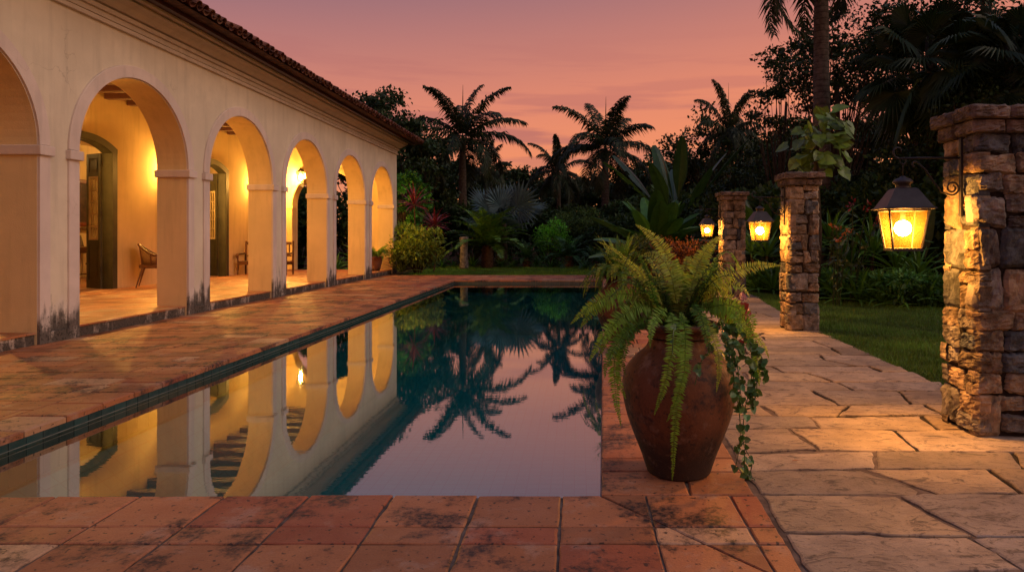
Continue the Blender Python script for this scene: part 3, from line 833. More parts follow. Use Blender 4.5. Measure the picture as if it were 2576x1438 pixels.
# right side strip between the pool and the flagstones
y = PY0 + .02; r = 0
while y < PY1 - .02:
    d = [.36, .24, .38, .30][r % 4]; ye = min(y + d, PY1)
    def X(u, yy): return pxr(yy) - .012 + u * (bxr(yy) - pxr(yy) + .004)
    us = [0, .58, 1] if r % 2 == 0 else [0, .5, 1]
    for u0, u1 in zip(us[:-1], us[1:]):
        poly = [(X(u0, y), y), (X(u1, y), y), (X(u1, ye), ye), (X(u0, ye), ye)]
        slab(mb, poly, ZT0, .002 if u0 == 0 else 0, .006, tcol(), .008, rag=.002 if y < 9 else 0)
    y = ye; r += 1
tag(mb.build('terrace_paving', M['tile']), kind='structure')
# mortar bed under the tiles, four sheets around the pool
mb = MB(); zg = -.009
for (x0, x1, y0, y1) in ((FX - .03, EDGE - .02, .6, 24.3), (EDGE - .02, 2.0, .6, PY0 - .0), (EDGE - .02, 1.8, PY1 + .02, 24.3)):
    mb.add([(x0, y0, zg), (x1, y0, zg), (x1, y1, zg), (x0, y1, zg)], [(0, 1, 2, 3)])
mb.add([(pxr(PY0) + .015, PY0, zg), (2.0, PY0, zg), (2.0, PY1 + .02, zg), (pxr(PY1) + .015, PY1 + .02, zg)], [(0, 1, 2, 3)])
tag(mb.build('mortar_bed', M['grout']), kind='structure')

# flagstone path
mb = MB()
def fcol():
    r = rng.random()
    c = np.array([.34, .26, .19]) if r < .6 else (np.array([.28, .23, .19]) if r < .8 else np.array([.37, .27, .17]))
    return c * rng.uniform(.62, 1.18)
y = .7
yw = []
while y < 23.5:
    d = rng.choice([.32, .38, .44, .52]) if y < 7 else rng.choice([.36, .44, .52]); yw.append((y, y + d)); y += d
def wave(y, x): return y + .030 * math.sin(x * 2.1 + y * 3.7) + .020 * math.sin(x * 4.3 + y * 9.1)
for (y0, y1) in yw:
    xl, xr = bxr(y0) + .012, lawn_edge((y0 + y1) / 2)
    x = xl; first = True
    while x < xr - .05:
        w = rng.uniform(.5, 1.15)
        if xr - x - w < .3: w = xr - x
        b = x + w
        sk0, sk1 = (0 if first else lastsk), (rng.normal(0, .06) if b < xr - .01 else rng.normal(0, .03))
        poly = [(x + sk0, wave(y0, x)), (b + sk1, wave(y0, b)), (b - sk1, wave(y1, b)), (x - sk0, wave(y1, x))]
        if first: poly[0] = (bxr(y0) + .012, poly[0][1]); poly[3] = (bxr(y1) + .012, poly[3][1])
        if y1 - y0 > .42 and rng.random() < .22 and w > .5:
            m = rng.uniform(.38, .62); ym0 = y0 + (y1 - y0) * m
            A = (poly[0][0] * (1 - m) + poly[3][0] * m, wave(ym0, x) - .02); Bq = (poly[1][0] * (1 - m) + poly[2][0] * m, wave(ym0, b) + .02)
            slab(mb, [poly[0], poly[1], Bq, A], ZT0, 0, .014, fcol(), .007, rag=.0085, tilt=.006, seg=.06); slab(mb, [A, Bq, poly[2], poly[3]], ZT0, 0, .014, fcol(), .007, rag=.0085, tilt=.006, seg=.06)
        else: slab(mb, poly, ZT0, 0, .014, fcol(), .007, rag=.0085, tilt=.006, seg=.06)
        lastsk = sk1; first = False; x = b
tag(mb.build('stone_path', M['flag']), kind='structure')
mb = MB()
ys = np.linspace(.6, 24.5, 40)
V = [(bxr(q) - .0, q, -.016) for q in ys] + [(lawn_edge(q) - .02, q, -.016) for q in ys]
mb.add(V, [(i, 40 + i, 41 + i, i + 1) for i in range(39)])
tag(mb.build('path_bed', M['mortar']), kind='structure')

# lawns: turf sheet plus blades
def bed_front(x):   # where planting begins beyond the right lawn
    return float(np.interp(x, [3.4, 4.4, 5.0, 5.6, 7.0, 9.0, 14], [17.5, 16.6, 14.6, 14.0, 13.4, 13.0, 12.6]))
mb = MB()
N = 24
ys = np.linspace(-1, 18.5, 60)
for i in range(59):
    y0, y1 = ys[i], ys[i + 1]
    mb.add([(lawn_edge(y0) + .005, y0, -.03), (16, y0, -.03), (16, y1, -.03), (lawn_edge(y1) + .005, y1, -.03)], [(0, 1, 2, 3)])
mb.add([(-6.9, 24.31, -.03), (9, 24.31, -.03), (9, 31.5, -.03), (-6.9, 31.5, -.03)], [(0, 1, 2, 3)])
tag(mb.build('turf_ground', M['turf']), kind='structure')
def blades(name, X, Y, h, col, label=None):
    n = len(X); az = rng.uniform(0, 2 * PI, n); ln = rng.normal(0, .35, n)
    hh = h * rng.uniform(.5, 1.3, n); w = h * .11
    pt = np.sin(X * 1.7 + np.sin(Y * 1.1) * 2) * np.sin(Y * 1.3 + X * .6) + .6 * np.sin(X * 4.1 + Y * 3.3)
    hh *= np.clip(1 + .35 * pt, .4, 1.7); V_t = np.clip(1 + .28 * pt, .45, 1.6)[:, None]
    dx, dy = np.cos(az), np.sin(az)
    V = np.zeros((n, 3, 3))
    V[:, 0] = np.stack([X - dx * w, Y - dy * w, np.full(n, -.032)], 1); V[:, 1] = np.stack([X + dx * w, Y + dy * w, np.full(n, -.032)], 1)
    V[:, 2] = np.stack([X - dy * ln * hh + rng.normal(0, .3, n) * hh, Y + dx * ln * hh, hh - .03], 1)
    c = np.asarray(col) * V_t * rng.uniform(.55, 1.35, (n, 1)) * (1 + rng.normal(0, .12, (n, 3)))
    mb = MB(); mb.add(V.reshape(-1, 3), np.arange(n * 3).reshape(n, 3), np.clip(c, .002, 1))
    return tag(mb.build(name, M['leaf']), kind='stuff')
n = 170000
u = rng.random(n); Y_ = 5.2 + (18 - 5.2) * u ** 1.5; X_ = np.array([lawn_edge(q) for q in Y_]) + rng.random(n) ** 1.2 * 5.65 - .05
keep = np.array([yy < bed_front(xx) + .5 for xx, yy in zip(X_, Y_)])
blades('grass', X_[keep], Y_[keep], .052, (.075, .17, .022))
n = 40000
blades('grass', rng.uniform(-6.4, 5, n), 24.35 + rng.random(n) * 6.6, .075, (.085, .21, .022))
# ------------------------------------------------------------------ stone pillars, brackets, lanterns
def stone_patch(mb, org, ux, uz, w, h, prot, col, n=11, back=.08, jag=1.0):
    """one dressed stone on a wall face: org corner, ux/uz unit axes, outward = ux x uz"""
    ux = np.array(ux, float); uz = np.array(uz, float); nn = np.cross(ux, uz)
    cj = np.clip(rng.normal(0, .015, (4, 2)), -.03, .03) * jag
    g = np.linspace(-1, 1, n); ph = rng.uniform(0, 6, 4)
    V = []; sq = rng.uniform(9, 24)
    for j, b in enumerate(g):
        for i, a in enumerate(g):
            # squircle rounding of the outline
            m = max(abs(a), abs(b))
            if m > 0:
                r = m / ((abs(a) ** sq + abs(b) ** sq) ** (1 / sq)); 
            else: r = 1
            aa, bb = a * r, b * r
            s, t = (aa + 1) / 2, (bb + 1) / 2
            off = (1 - s) * (1 - t) * cj[0] + s * (1 - t) * cj[1] + s * t * cj[2] + (1 - s) * t * cj[3]
            x = s * w + off[0]; z = t * h + off[1]
            if m > .75: x += rng.normal(0, .0035) * jag; z += rng.normal(0, .0035) * jag
            edge = 1 - m ** 12
            d = prot * (.25 + .75 * edge) + jag * .006 * math.sin(a * 3 + ph[0]) * math.cos(b * 3.4 + ph[1]) + .004 * math.sin(a * 8 + ph[2]) * math.sin(b * 7 + ph[3]) + rng.normal(0, .0034)
            if m > .99: d = -.012
            V.append(np.array(org) + ux * x + uz * z + nn * d)
    fs = [(j * n + i, j * n + i + 1, (j + 1) * n + i + 1, (j + 1) * n + i) for j in range(n - 1) for i in range(n - 1)]
    ring = [i for i in range(n)] + [j * n + n - 1 for j in range(1, n)] + [(n - 1) * n + i for i in range(n - 2, -1, -1)] + [j * n for j in range(n - 2, 0, -1)]
    k0 = len(V)
    for r in ring: V.append(V[r] - nn * back)
    K = len(ring)
    fs += [(ring[(i + 1) % K], ring[i], k0 + i, k0 + (i + 1) % K) for i in range(K)]
    mb.add(V, fs, col)
def scol():
    r = rng.random()
    c = np.array([.26, .195, .13]) if r < .4 else (np.array([.19, .165, .14]) if r < .65 else (np.array([.10, .108, .112]) if r < .82 else np.array([.29, .20, .125])))
    return c * rng.uniform(.5, 1.2)
def pillar(label, x, y, w, d, h, seed):
    """x,y = centre, w along X, d along Y, h shaft height; cap on top"""
    global rng
    keep = rng; rng = np.random.default_rng(seed)
    t = thing('stone_pillar', label, 'pillar', (x, y, 0), 0, 'stone pillars along the flagstone path')
    mb = MB(); box(mb, -w / 2 + .022, w / 2 - .022, -d / 2 + .022, d / 2 - .022, -.05, h); mb.build('mortar_core', M['mortar'], t)
    mb = MB()
    faces = [((-w / 2, -d / 2, 0), (1, 0, 0), w), ((w / 2, -d / 2, 0), (0, 1, 0), d), ((w / 2, d / 2, 0), (-1, 0, 0), w), ((-w / 2, d / 2, 0), (0, -1, 0), d)]
    # courses shared by the faces, then split
    zs = [0]
    while zs[-1] < h - .05:
        c = rng.choice([.15, .19, .24, .30]) * (w / .44)
        if h - zs[-1] - c < .10: c = h - zs[-1]
        zs.append(zs[-1] + c)
    for (org, ux, W) in faces:
        for z0, z1 in zip(zs[:-1], zs[1:]):
            hh = z1 - z0; g = .0045
            def put(a, b, c0, c1):
                e0 = -.006 if a < .001 else g; e1 = -.006 if b > W - .001 else g
                o = np.array(org) + np.array(ux) * (a + e0) + np.array([0, 0, c0 + g])
                stone_patch(mb, o, ux, (0, 0, 1), (b - a) - e0 - e1, (c1 - c0) - 2 * g, rng.uniform(.008, .020), scol())
            r = rng.random()
            q = rng.uniform(.38, .66) * W
            if r < .0: put(0, W, z0, z1)
            elif r < .42 or hh < .16: put(0, q, z0, z1); put(q, W, z0, z1)
            elif r < .70 and W / hh < 1.3: put(0, q * .62, z0, z1); put(q * .62, W, z0, z1)
            elif r < .78:
                m = z0 + hh * rng.uniform(.38, .62); put(0, q, z0, z1); put(q, W, z0, m); put(q, W, m, z1)
            else:
                m = z0 + hh * rng.uniform(.38, .62); q2 = q + (W - q) * .45; put(0, q, z0, m); put(0, q, m, z1); put(q, q2, z0, z1); put(q2, W, z0, z1)
    mb.build('shaft', M['stone'], t)
    mb = MB()
    for i, (ex, z0, z1) in enumerate([(.035, h + .002, h + .10), (.075, h + .102, h + .195)]):
        hw, hd = w / 2 + ex, d / 2 + ex
        box(mb, -hw + .03, hw - .03, -hd + .03, hd - .03, z0, z1 - .012, (.13, .105, .085))
        for (org, ux, W) in [((-hw, -hd, 0), (1, 0, 0), 2 * hw), ((hw, -hd, 0), (0, 1, 0), 2 * hd), ((hw, hd, 0), (-1, 0, 0), 2 * hw), ((-hw, hd, 0), (0, -1, 0), 2 * hd)]:
            q = rng.uniform(.4, .6) * W
            for a, b in ((0, q), (q, W)):
                stone_patch(mb, np.array(org) + np.array(ux) * (a + (-.004 if a == 0 else .003)) + np.array([0, 0, z0]), ux, (0, 0, 1), b - a - .002, z1 - z0 - .003, rng.uniform(.008, .016), np.array([.16, .12, .095]) * rng.uniform(.75, 1.15), back=.1, jag=.35)
    hw, hd = w / 2 + .068, d / 2 + .068
    for i in range(2):
        for j in range(2):
            stone_patch(mb, (-hw + i * hw + .003, -hd + j * hd + .003, h + .186), (1, 0, 0), (0, 1, 0), hw - .006, hd - .006, .014, np.array([.15, .12, .095]) * rng.uniform(.8, 1.2), back=.05, jag=.3)
    mb.build('cap', M['stone'], t)
    rng = keep
    return t
PIL = [(3.005, 4.88, .43, .42, 2.12, 3, 'nearest and largest stone pillar, cut off by the right edge of the photo'),
       (3.35, 10.12, .43, .42, 2.16, 8, 'middle stone pillar at the edge of the lawn, below the broad variegated leaves'),
       (3.67, 15.95, .52, .48, 2.26, 21, 'farthest stone pillar at the end of the flagstone path')]
for (x, y, w, d, h, sd, lb) in PIL: pillar(lb, x, y, w, d, h, sd)

def spiral(c, r0, r1, a0, a1, n=26):
    a = np.linspace(a0, a1, n); r = np.linspace(r0, r1, n)
    return [(c[0] + r_ * math.cos(t), 0, c[1] + r_ * math.sin(t)) for r_, t in zip(r, a)]
def bracket(label, loc):
    "arm reaches along local -X from the pillar face at x=0; z=0 is the arm"
    t = thing('lantern_bracket', label, 'bracket', loc, 0, 'iron brackets on the stone pillars')
    mb = MB(); box(mb, -.022, -.002, -.014, .014, -.42, .14); mb.build('wall_bar', M['iron'], t, bevel=.003)
    mb = MB(); tube(mb, [(-.02, 0, 0), (-.25, 0, 0), (-.46, 0, -.004)], .0085, 8); tube(mb, [(-.46, 0, -.004)] + spiral((-.46, .045), .049, .018, -PI / 2, -PI / 2 - 4.6), np.linspace(.0085, .005, 27), 8)
    mb.build('arm', M['iron'], t, smooth=True)
    mb = MB()
    sp = spiral((-.075, -.215), .018, .052, 1.2 + 2 * PI, -PI / 2 - .3 + .0, 34)
    tube(mb, sp + [(-.15, 0, -.245), (-.21, 0, -.17), (-.27, 0, -.08), (-.33, 0, -.03)] + spiral((-.345, -.05), .026, .012, .6, 4.6, 14), .0068, 8)
    mb.build('scroll', M['iron'], t, smooth=True); return t
def lantern(label, loc, rz):
    "origin at the hook on the arm"
    t = thing('pillar_lantern', label, 'lantern', loc, rz, 'lit lanterns hanging from the stone pillars')
    mb = MB(); tube(mb, [(0, 0, .012), (.018, 0, .004), (.02, 0, -.02), (0, 0, -.045), (0, 0, -.135)], .0048, 8); tube(mb, spiral((0, -.012), .022, .02, 0, 5, 16), .004, 6)
    mb.build('hook', M['iron'], t, smooth=True)
    z0 = -.13
    mb = MB(); lathe(mb, [(0, z0 + .012), (.018, z0 + .008), (.022, z0), (.05, z0 - .012), (.068, z0 - .028), (.07, z0 - .04), (.052, z0 - .05), (.05, z0 - .085), (.06, z0 - .09)], 24)
    mb.build('chimney_cap', M['lampmetal'], t, smooth=True)
    r4 = math.sqrt(2)
    mb = MB()
    V = []
    for hw, z in ((.062, z0 - .078), (.078, z0 - .085), (.155, z0 - .215), (.172, z0 - .222), (.172, z0 - .230), (.135, z0 - .230)):
        V += [(-hw, -hw, z), (hw, -hw, z), (hw, hw, z), (-hw, hw, z)]
    fs = [(r * 4 + i, r * 4 + (i + 1) % 4, r * 4 + 4 + (i + 1) % 4, r * 4 + 4 + i) for r in range(5) for i in range(4)] + [(3, 2, 1, 0)]
    mb.add(V, fs); mb.build('lantern_roof', M['lampmetal'], t)
    tp, bt, za, zb_ = .132, .094, z0 - .236, z0 - .515
    mb = MB()
    for sx, sy in ((1, 1), (1, -1), (-1, 1), (-1, -1)): tube(mb, [(sx * bt, sy * bt, zb_), (sx * tp, sy * tp, za)], .0085, 4)
    for s in (1, -1):
        box(mb, -bt - .008, bt + .008, s * bt - .008, s * bt + .008, zb_ - .012, zb_ + .008); box(mb, s * bt - .0081, s * bt + .0081, -bt, bt, zb_ - .0115, zb_ + .0075)
        box(mb, -tp, tp, s * tp - .007, s * tp + .007, za - .008, za + .006); box(mb, s * tp - .0071, s * tp + .0071, -tp, tp, za - .0075, za + .0055)
    mb.build('frame', M['lampmetal'], t)
    for q in range(4):
        mb = MB(); Rm = np.array(Matrix.Rotation(q * PI / 2, 3, 'Z'))
        V = np.array([(bt - .003, -bt + .005, zb_), (bt - .003, bt - .005, zb_), (tp - .003, tp - .005, za), (tp - .003, -tp + .005, za)]) @ Rm.T
        mb.add(V, [(0, 1, 2, 3)]); mb.build('pane', M['lglass'], t)
    mb = MB(); ball(mb, (0, 0, zb_ + .15), .056, 20); mb.build('bulb', M['bulb'], t, smooth=True)
    mb = MB(); tube(mb, [(0, 0, za - .01), (0, 0, zb_ + .195)], .018, 10); mb.build('bulb_holder', M['lampmetal'], t)
    return t
ARMZ = 1.965
b0 = bracket('wrought iron scroll bracket on the nearest pillar', (2.79 - .025, 4.80, ARMZ))
l0 = lantern('largest lit lantern, hanging from the nearest stone pillar', (2.335, 4.80, ARMZ - .01), math.radians(-8))
dup(b0, 'thin iron bracket on the middle pillar', (3.135 - .02, 10.05, ARMZ + .03))
dup(l0, 'lit lantern hanging from the middle stone pillar', (2.735, 10.05, ARMZ + .02), math.radians(3))
dup(b0, 'thin iron bracket on the farthest pillar', (3.41 - .02, 15.9, ARMZ + .09))
dup(l0, 'smallest lit lantern, hanging from the farthest stone pillar', (3.07, 15.9, ARMZ + .08), math.radians(6))

# ------------------------------------------------------------------ urns and their ferns
UC = np.array([.60, 3.99, 0])
prof = [(.165, 0), (.185, .006), (.195, .03), (.225, .12), (.265, .22), (.305, .33), (.330, .43), (.338, .50), (.332, .565), (.312, .62), (.275, .67), (.232, .71), (.198, .74), (.180, .775), (.178, .81), (.188, .835), (.21, .85), (.232, .86), (.240, .873), (.238, .886), (.222, .893), (.205, .888), (.196, .865), (.17, .82)]
pp = catmull(prof, 3)
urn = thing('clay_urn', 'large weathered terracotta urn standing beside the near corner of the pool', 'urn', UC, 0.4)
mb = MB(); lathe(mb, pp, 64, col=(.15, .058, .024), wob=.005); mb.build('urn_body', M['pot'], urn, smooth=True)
mb = MB(); lathe(mb, [(.19, .80), (.12, .83), (0, .84)], 24); mb.build('potting_soil', M['soil'], urn)
dup(urn, 'second terracotta urn farther along the pool edge, half hidden by its own fern', (.56, 9.1, 0), 2.0, .98)

def pinnate(mb, Pts, up, L, fwd=.25, drop=.3, w=.02, col=(.1, .2, .03), var=.25, lift=0.0, rach=.004, rachcol=None, jit=.12, mat=0, tipbrown=0):
    Pts = np.asarray(Pts, float); n = len(Pts)
    T = nrm(np.gradient(Pts, axis=0)); up = np.broadcast_to(np.asarray(up, float), (n, 3))
    S = nrm(np.cross(T, up)); U = np.cross(S, T); L = np.broadcast_to(np.asarray(L, float), (n,)); w = np.broadcast_to(np.asarray(w, float), (n,))
    for sg in (1, -1):
        D = sg * S * math.cos(fwd) + T * math.sin(fwd) + U * lift + rng.normal(0, jit, (n, 3)); D = nrm(D)
        l = (L * rng.uniform(.85, 1.1, n))[:, None]
        dz = np.array([0, 0, -1.0])
        b = Pts; m = b + D * l * .5 + dz * l * drop * .15; e = b + D * l * .95 + dz * l * drop * .62
        Wd = nrm(T + U * rng.normal(0, .25, (n, 1))) * (w[:, None] / 2)
        V = np.stack([b - Wd * .5, b + Wd * .5, m - Wd, m + Wd, e], 1).reshape(-1, 3)
        i = np.arange(n) * 5
        c = np.asarray(col) * rng.uniform(1 - var, 1 + var, (n, 1)) * (1 + rng.normal(0, .06, (n, 3)))
        o2 = np.arange(n)
        ct = c.copy()
        if tipbrown: k_ = rng.random(n) < tipbrown; ct[k_] = np.array([.16, .09, .03]) * rng.uniform(.5, 1.2, (k_.sum(), 1))
        mb.add(V, np.stack([i, i + 1, i + 3, i + 2], 1), c, mat); mb.add(V, np.stack([i + 2, i + 3, i + 4], 1), ct, mat)
    if rach: tube(mb, Pts, np.linspace(rach, rach * .35, n), 4, rachcol if rachcol is not None else np.asarray(col) * .6, mat)

def fern_frond(mb, p0, p1, p2, w, col, step=.0105, drop=.15, up=None, lift=.05):
    c = bez(p0, p1, p2, 60); L = np.linalg.norm(np.diff(c, axis=0), axis=1).sum(); n = max(14, int(L / step))
    # even spacing
    s = np.concatenate([[0], np.cumsum(np.linalg.norm(np.diff(c, axis=0), axis=1))]); t = np.linspace(0, s[-1], n)
    c = np.stack([np.interp(t, s, c[:, k]) for k in range(3)], 1); c += np.cumsum(rng.normal(0, .0011, c.shape), 0)
    u = np.linspace(0, 1, n); prof_ = np.clip(np.minimum(u / .16 * .8 + .15, 1), 0, 1) * (1 - u ** 2.2) + .06
    if up is None:
        d = np.asarray(p2) - np.asarray(p0); up = np.array([0, 0, 1.0]) - .0 * d
        T = nrm(np.gradient(c, axis=0)); hz = nrm(np.array([d[0], d[1], 0]) + 1e-4)
        up = np.where(np.abs(T[:, 2:3]) > .8, -np.sign(T[:, 2:3]) * hz * 1.0 + np.array([0, 0, .15]), np.array([0, 0, 1.0]) - hz * T[:, 2:3])
    pinnate(mb, c, up, w * prof_, .22, drop, step * .98, col, .22, lift, .0028, jit=.14, tipbrown=.12)

G1, G2, G3 = np.array([.22, .42, .04]), np.array([.11, .26, .025]), np.array([.42, .54, .06])
def fcrop(cx, cy, Y): return P(cx * .5209 + 1404, cy * .5209 + 514.8, Y)
mb = MB()
SPEC = [  # crown, control, tip in the photo with depths; width of the pinnae; colour
    ((570, 470, 3.98), (560, 180, 4.05), (362, 97, 4.15), .085, G3),
    ((500, 480, 3.95), (350, 230, 4.0), (192, 176, 4.05), .030, G3),
    ((640, 460, 4.0), (640, 270, 4.1), (790, 135, 4.2), .085, G3),
    ((680, 440, 4.0), (850, 270, 4.05), (1064, 292, 4.05), .085, G3),
    ((480, 470, 3.95), (260, 360, 3.9), (70, 574, 3.85), .085, G1),
    ((480, 500, 3.93), (300, 440, 3.8), (150, 765, 3.75), .085, G1),
    ((470, 520, 3.93), (190, 560, 3.78), (292, 1060, 3.72), .075, G1),
    ((460, 540, 3.92), (250, 620, 3.75), (236, 830, 3.7), .07, G2),
    ((540, 520, 3.85), (600, 640, 3.5), (462, 1024, 3.60), .062, G1),
    ((590, 520, 3.85), (660, 760, 3.48), (530, 1060, 3.60), .060, G1),
    ((600, 530, 3.85), (590, 1000, 3.44), (556, 1306, 3.66), .052, G1),
    ((640, 500, 3.87), (820, 640, 3.6), (768, 896, 3.60), .050, G3),
    ((700, 480, 3.95), (980, 560, 3.85), (985, 880, 3.8), .075, G1),
    ((700, 470, 3.97), (860, 400, 3.9), (890, 560, 3.85), .075, G3),
    ((690, 500, 3.95), (900, 480, 3.8), (880, 640, 3.75), .07, G1),
    ((590, 470, 4.02), (575, 340, 4.08), (578, 262, 4.12), .085, G1),
    ((650, 480, 3.92), (720, 560, 3.65), (730, 720, 3.62), .06, G2),
    ((520, 500, 3.88), (440, 560, 3.62), (450, 690, 3.6), .06, G1),
    ((700, 460, 4.05), (760, 330, 4.2), (830, 330, 4.3), .075, G1),
    ((540, 470, 4.05), (440, 330, 4.2), (330, 330, 4.3), .07, G1),
    ((470, 500, 3.93), (260, 500, 3.85), (215, 690, 3.8), .075, G1),
    ((720, 480, 3.98), (960, 600, 3.9), (1005, 740, 3.9), .055, G3),
]
for a, b, c, w, col in SPEC:
    fern_frond(mb, fcrop(*a), fcrop(*b), fcrop(*c), w * .88, col, up=np.array([rng.normal(0, .25), -1, .45]))
    for q in range(0 if abs(c[1] - 1000) < 320 and 400 < c[0] < 800 or c[1] in (690, 720) else 1):
        o = rng.normal(0, .035, 3); fern_frond(mb, fcrop(*a), fcrop(*b) + o, fcrop(*a) + (fcrop(*c) - fcrop(*a)) * rng.uniform(.6, .85) + o * 1.6, w, col * rng.uniform(.55, .95), up=np.array([rng.normal(0, .5), -1, .6]))
for i in range(70):
    az = rng.uniform(-.5, PI + .5); r = rng.uniform(.18, .40); el = rng.uniform(.05, .45)
    d = np.array([math.cos(az), math.sin(az), 0])
    p0 = np.array([.59, 4.0, .84]) + d * rng.uniform(.02, .12); p2 = p0 + d * r + np.array([0, 0, rng.uniform(-.02, .38)]); p1 = p0 + d * r * .55 + np.array([0, 0, el + max(0, p2[2] - p0[2])])
    fern_frond(mb, p0, p1, p2, rng.uniform(.04, .065), [G1, G2, G2, G3][rng.integers(4)] * rng.uniform(.3, .9))
fern = mb.build('boston_fern', M['fernleaf']); tag(fern, 'bright green fern with long drooping fronds spilling out of the large urn', 'fern')

def leafy_curve(mb, pts, n, TV, TF, size, col, hang=.5, var=.3, out=.6):
    "leaves along a vine, facing outward/down"
    c = catmull(pts, 12); s = np.concatenate([[0], np.cumsum(np.linalg.norm(np.diff(c, axis=0), axis=1))])
    t = np.sort(rng.uniform(0, s[-1], n)); q = np.stack([np.interp(t, s, c[:, k]) for k in range(3)], 1)
    dirs = nrm(rng.normal(0, out, (n, 3)) + np.array([0, 0, -hang])); nor = nrm(rng.normal(0, .5, (n, 3)) + np.array([0, -1.0, .35]))
    mb.inst(TV, TF, frames(q + rng.normal(0, .008, (n, 3)), dirs, nor, size * rng.uniform(.55, 1.2, n)), np.asarray(col) * rng.uniform(1 - var, 1 + var, (n, 1)) * (1 + rng.normal(0, .08, (n, 3))))
    tube(mb, c, .0028, 4, np.asarray(col) * .7)
def frames(pos, d, nor, size):
    d = nrm(d); s = nrm(np.cross(d, nor)); u = np.cross(s, d); size = np.broadcast_to(np.asarray(size, float), (len(pos),))[:, None]
    return np.stack([s * size, d * size, u * size, pos], 2)
HEART_V = np.array([(0, 0, 0), (.34, -.12, .02), (.5, .2, .05), (.36, .6, .02), (0, 1, -.06), (-.36, .6, .02), (-.5, .2, .05), (-.34, -.12, .02), (0, .35, -.05)])
HEART_F = [(0, 1, 2, 8), (8, 2, 3), (8, 3, 4), (8, 4, 5), (8, 5, 6), (8, 6, 7, 0)]
LEAF_V = np.array([(0, 0, 0), (.22, .35, .05), (.16, .72, .03), (0, 1, -.06), (-.16, .72, .03), (-.22, .35, .05), (0, .4, -.02)])
LEAF_F = [(0, 1, 6), (1, 2, 3, 6), (6, 3, 4, 5), (6, 5, 0)]
mb = MB()
iv = np.array([.06, .15, .028])
for pts, n in (([(790, 600, 3.85), (860, 760, 3.72), (880, 900, 3.72), (900, 1010, 3.74)], 34), ([(800, 620, 3.83), (850, 850, 3.7), (880, 1060, 3.72), (870, 1200, 3.78), (850, 1290, 3.84)], 26),
               ([(810, 620, 3.85), (930, 800, 3.75), (900, 1000, 3.75), (895, 1150, 3.78), (935, 1240, 3.82), (920, 1320, 3.86)], 26), ([(760, 600, 3.8), (720, 720, 3.6), (690, 760, 3.6), (660, 870, 3.6)], 9),
               ([(800, 640, 3.9), (930, 700, 3.85), (960, 860, 3.85), (940, 980, 3.84)], 30), ([(800, 640, 3.82), (845, 800, 3.68), (850, 920, 3.68)], 22), ([(600, 560, 3.8), (560, 600, 3.62), (552, 720, 3.58)], 6),
               ([(780, 560, 3.85), (900, 640, 3.78), (985, 740, 3.8), (1000, 860, 3.82)], 60), ([(760, 580, 3.82), (870, 700, 3.7), (940, 800, 3.72), (930, 940, 3.74)], 54), ([(900, 1180, 3.8), (905, 1290, 3.84), (950, 1330, 3.83), (885, 1370, 3.80)], 12)):
    leafy_curve(mb, [fcrop(*p) for p in pts], n, HEART_V, HEART_F, .040, iv)
tag(mb.build('trailing_ivy', M['gloss_leaf']), 'dark heart-leaved vine trailing down the right side of the large urn', 'vine')
mb = MB()
for (cx, cy) in ((880, 490), (905, 540), (895, 600), (860, 570), (905, 640), (815, 530), (850, 500)):
    q = fcrop(cx, cy, 4.12 + rng.normal(0, .03)); n = 9
    dirs = nrm(rng.normal(0, .7, (n, 3)) + np.array([.2, -.2, -.1])); mb.inst(HEART_V, HEART_F, frames(q + rng.normal(0, .02, (n, 3)), dirs, rng.normal(0, .6, (n, 3)) + np.array([0, -1, .4]), .06 * rng.uniform(.6, 1.2, n)), np.array([.22, .03, .03]) * rng.uniform(.5, 1.5, (n, 1)) * np.ones((1, 3)))
    tube(mb, [fcrop(760, 600, 4.05), (fcrop(760, 600, 4.05) + q) / 2 + np.array([0, 0, .03]), q], .004, 5, (.08, .02, .02))
tag(mb.build('red_coleus', M['gloss_leaf']), 'dark red leafy plant on the right side of the large urn', 'plant')
# second urn's fern
mb = MB()
for i in range(105):
    az = rng.uniform(0, 2 * PI); d = np.array([math.cos(az), math.sin(az), 0]); k = rng.random()
    p0 = np.array([.56, 9.1, .84]) + d * rng.uniform(.02, .14)
    if k < .42: p2 = p0 + d * rng.uniform(.12, .3) + np.array([0, 0, rng.uniform(.3, .62)]); p1 = p0 + np.array([0, 0, .35]) + d * .03
    else: p2 = p0 + d * rng.uniform(.3, .48) + np.array([0, 0, rng.uniform(-.36, .1)]); p1 = p0 + d * .28 + np.array([0, 0, rng.uniform(.15, .4)])
    fern_frond(mb, p0, p1, p2, rng.uniform(.055, .085), [G1, G2, G3][rng.integers(3)] * .75, .018)
tag(mb.build('boston_fern', M['fernleaf']), 'bushy fern in the farther urn, just behind the large foreground fern', 'fern')
# ------------------------------------------------------------------ vegetation
QUAD_V = np.array([(0, 0, 0), (.30, .45, .06), (0, 1, -.05), (-.30, .45, .06)]); QUAD_F = [(0, 1, 2), (0, 2, 3)]
def rdir(n, up=0.0):
    return nrm(rng.normal(0, 1, (n, 3)) + np.array([0, 0, up]))
def put_tree(name, label, cat, loc, trunk, crown, leafmat='leaf', barkmat='bark', group=None, crown_name='crown'):
    t = thing(name, label, cat, loc, 0, group)
    if trunk is not None: trunk.build('trunk' if cat in ('tree', 'palm') else 'stem', M[barkmat], t, smooth=True)
    crown.build(crown_name, M[leafmat], t); return t

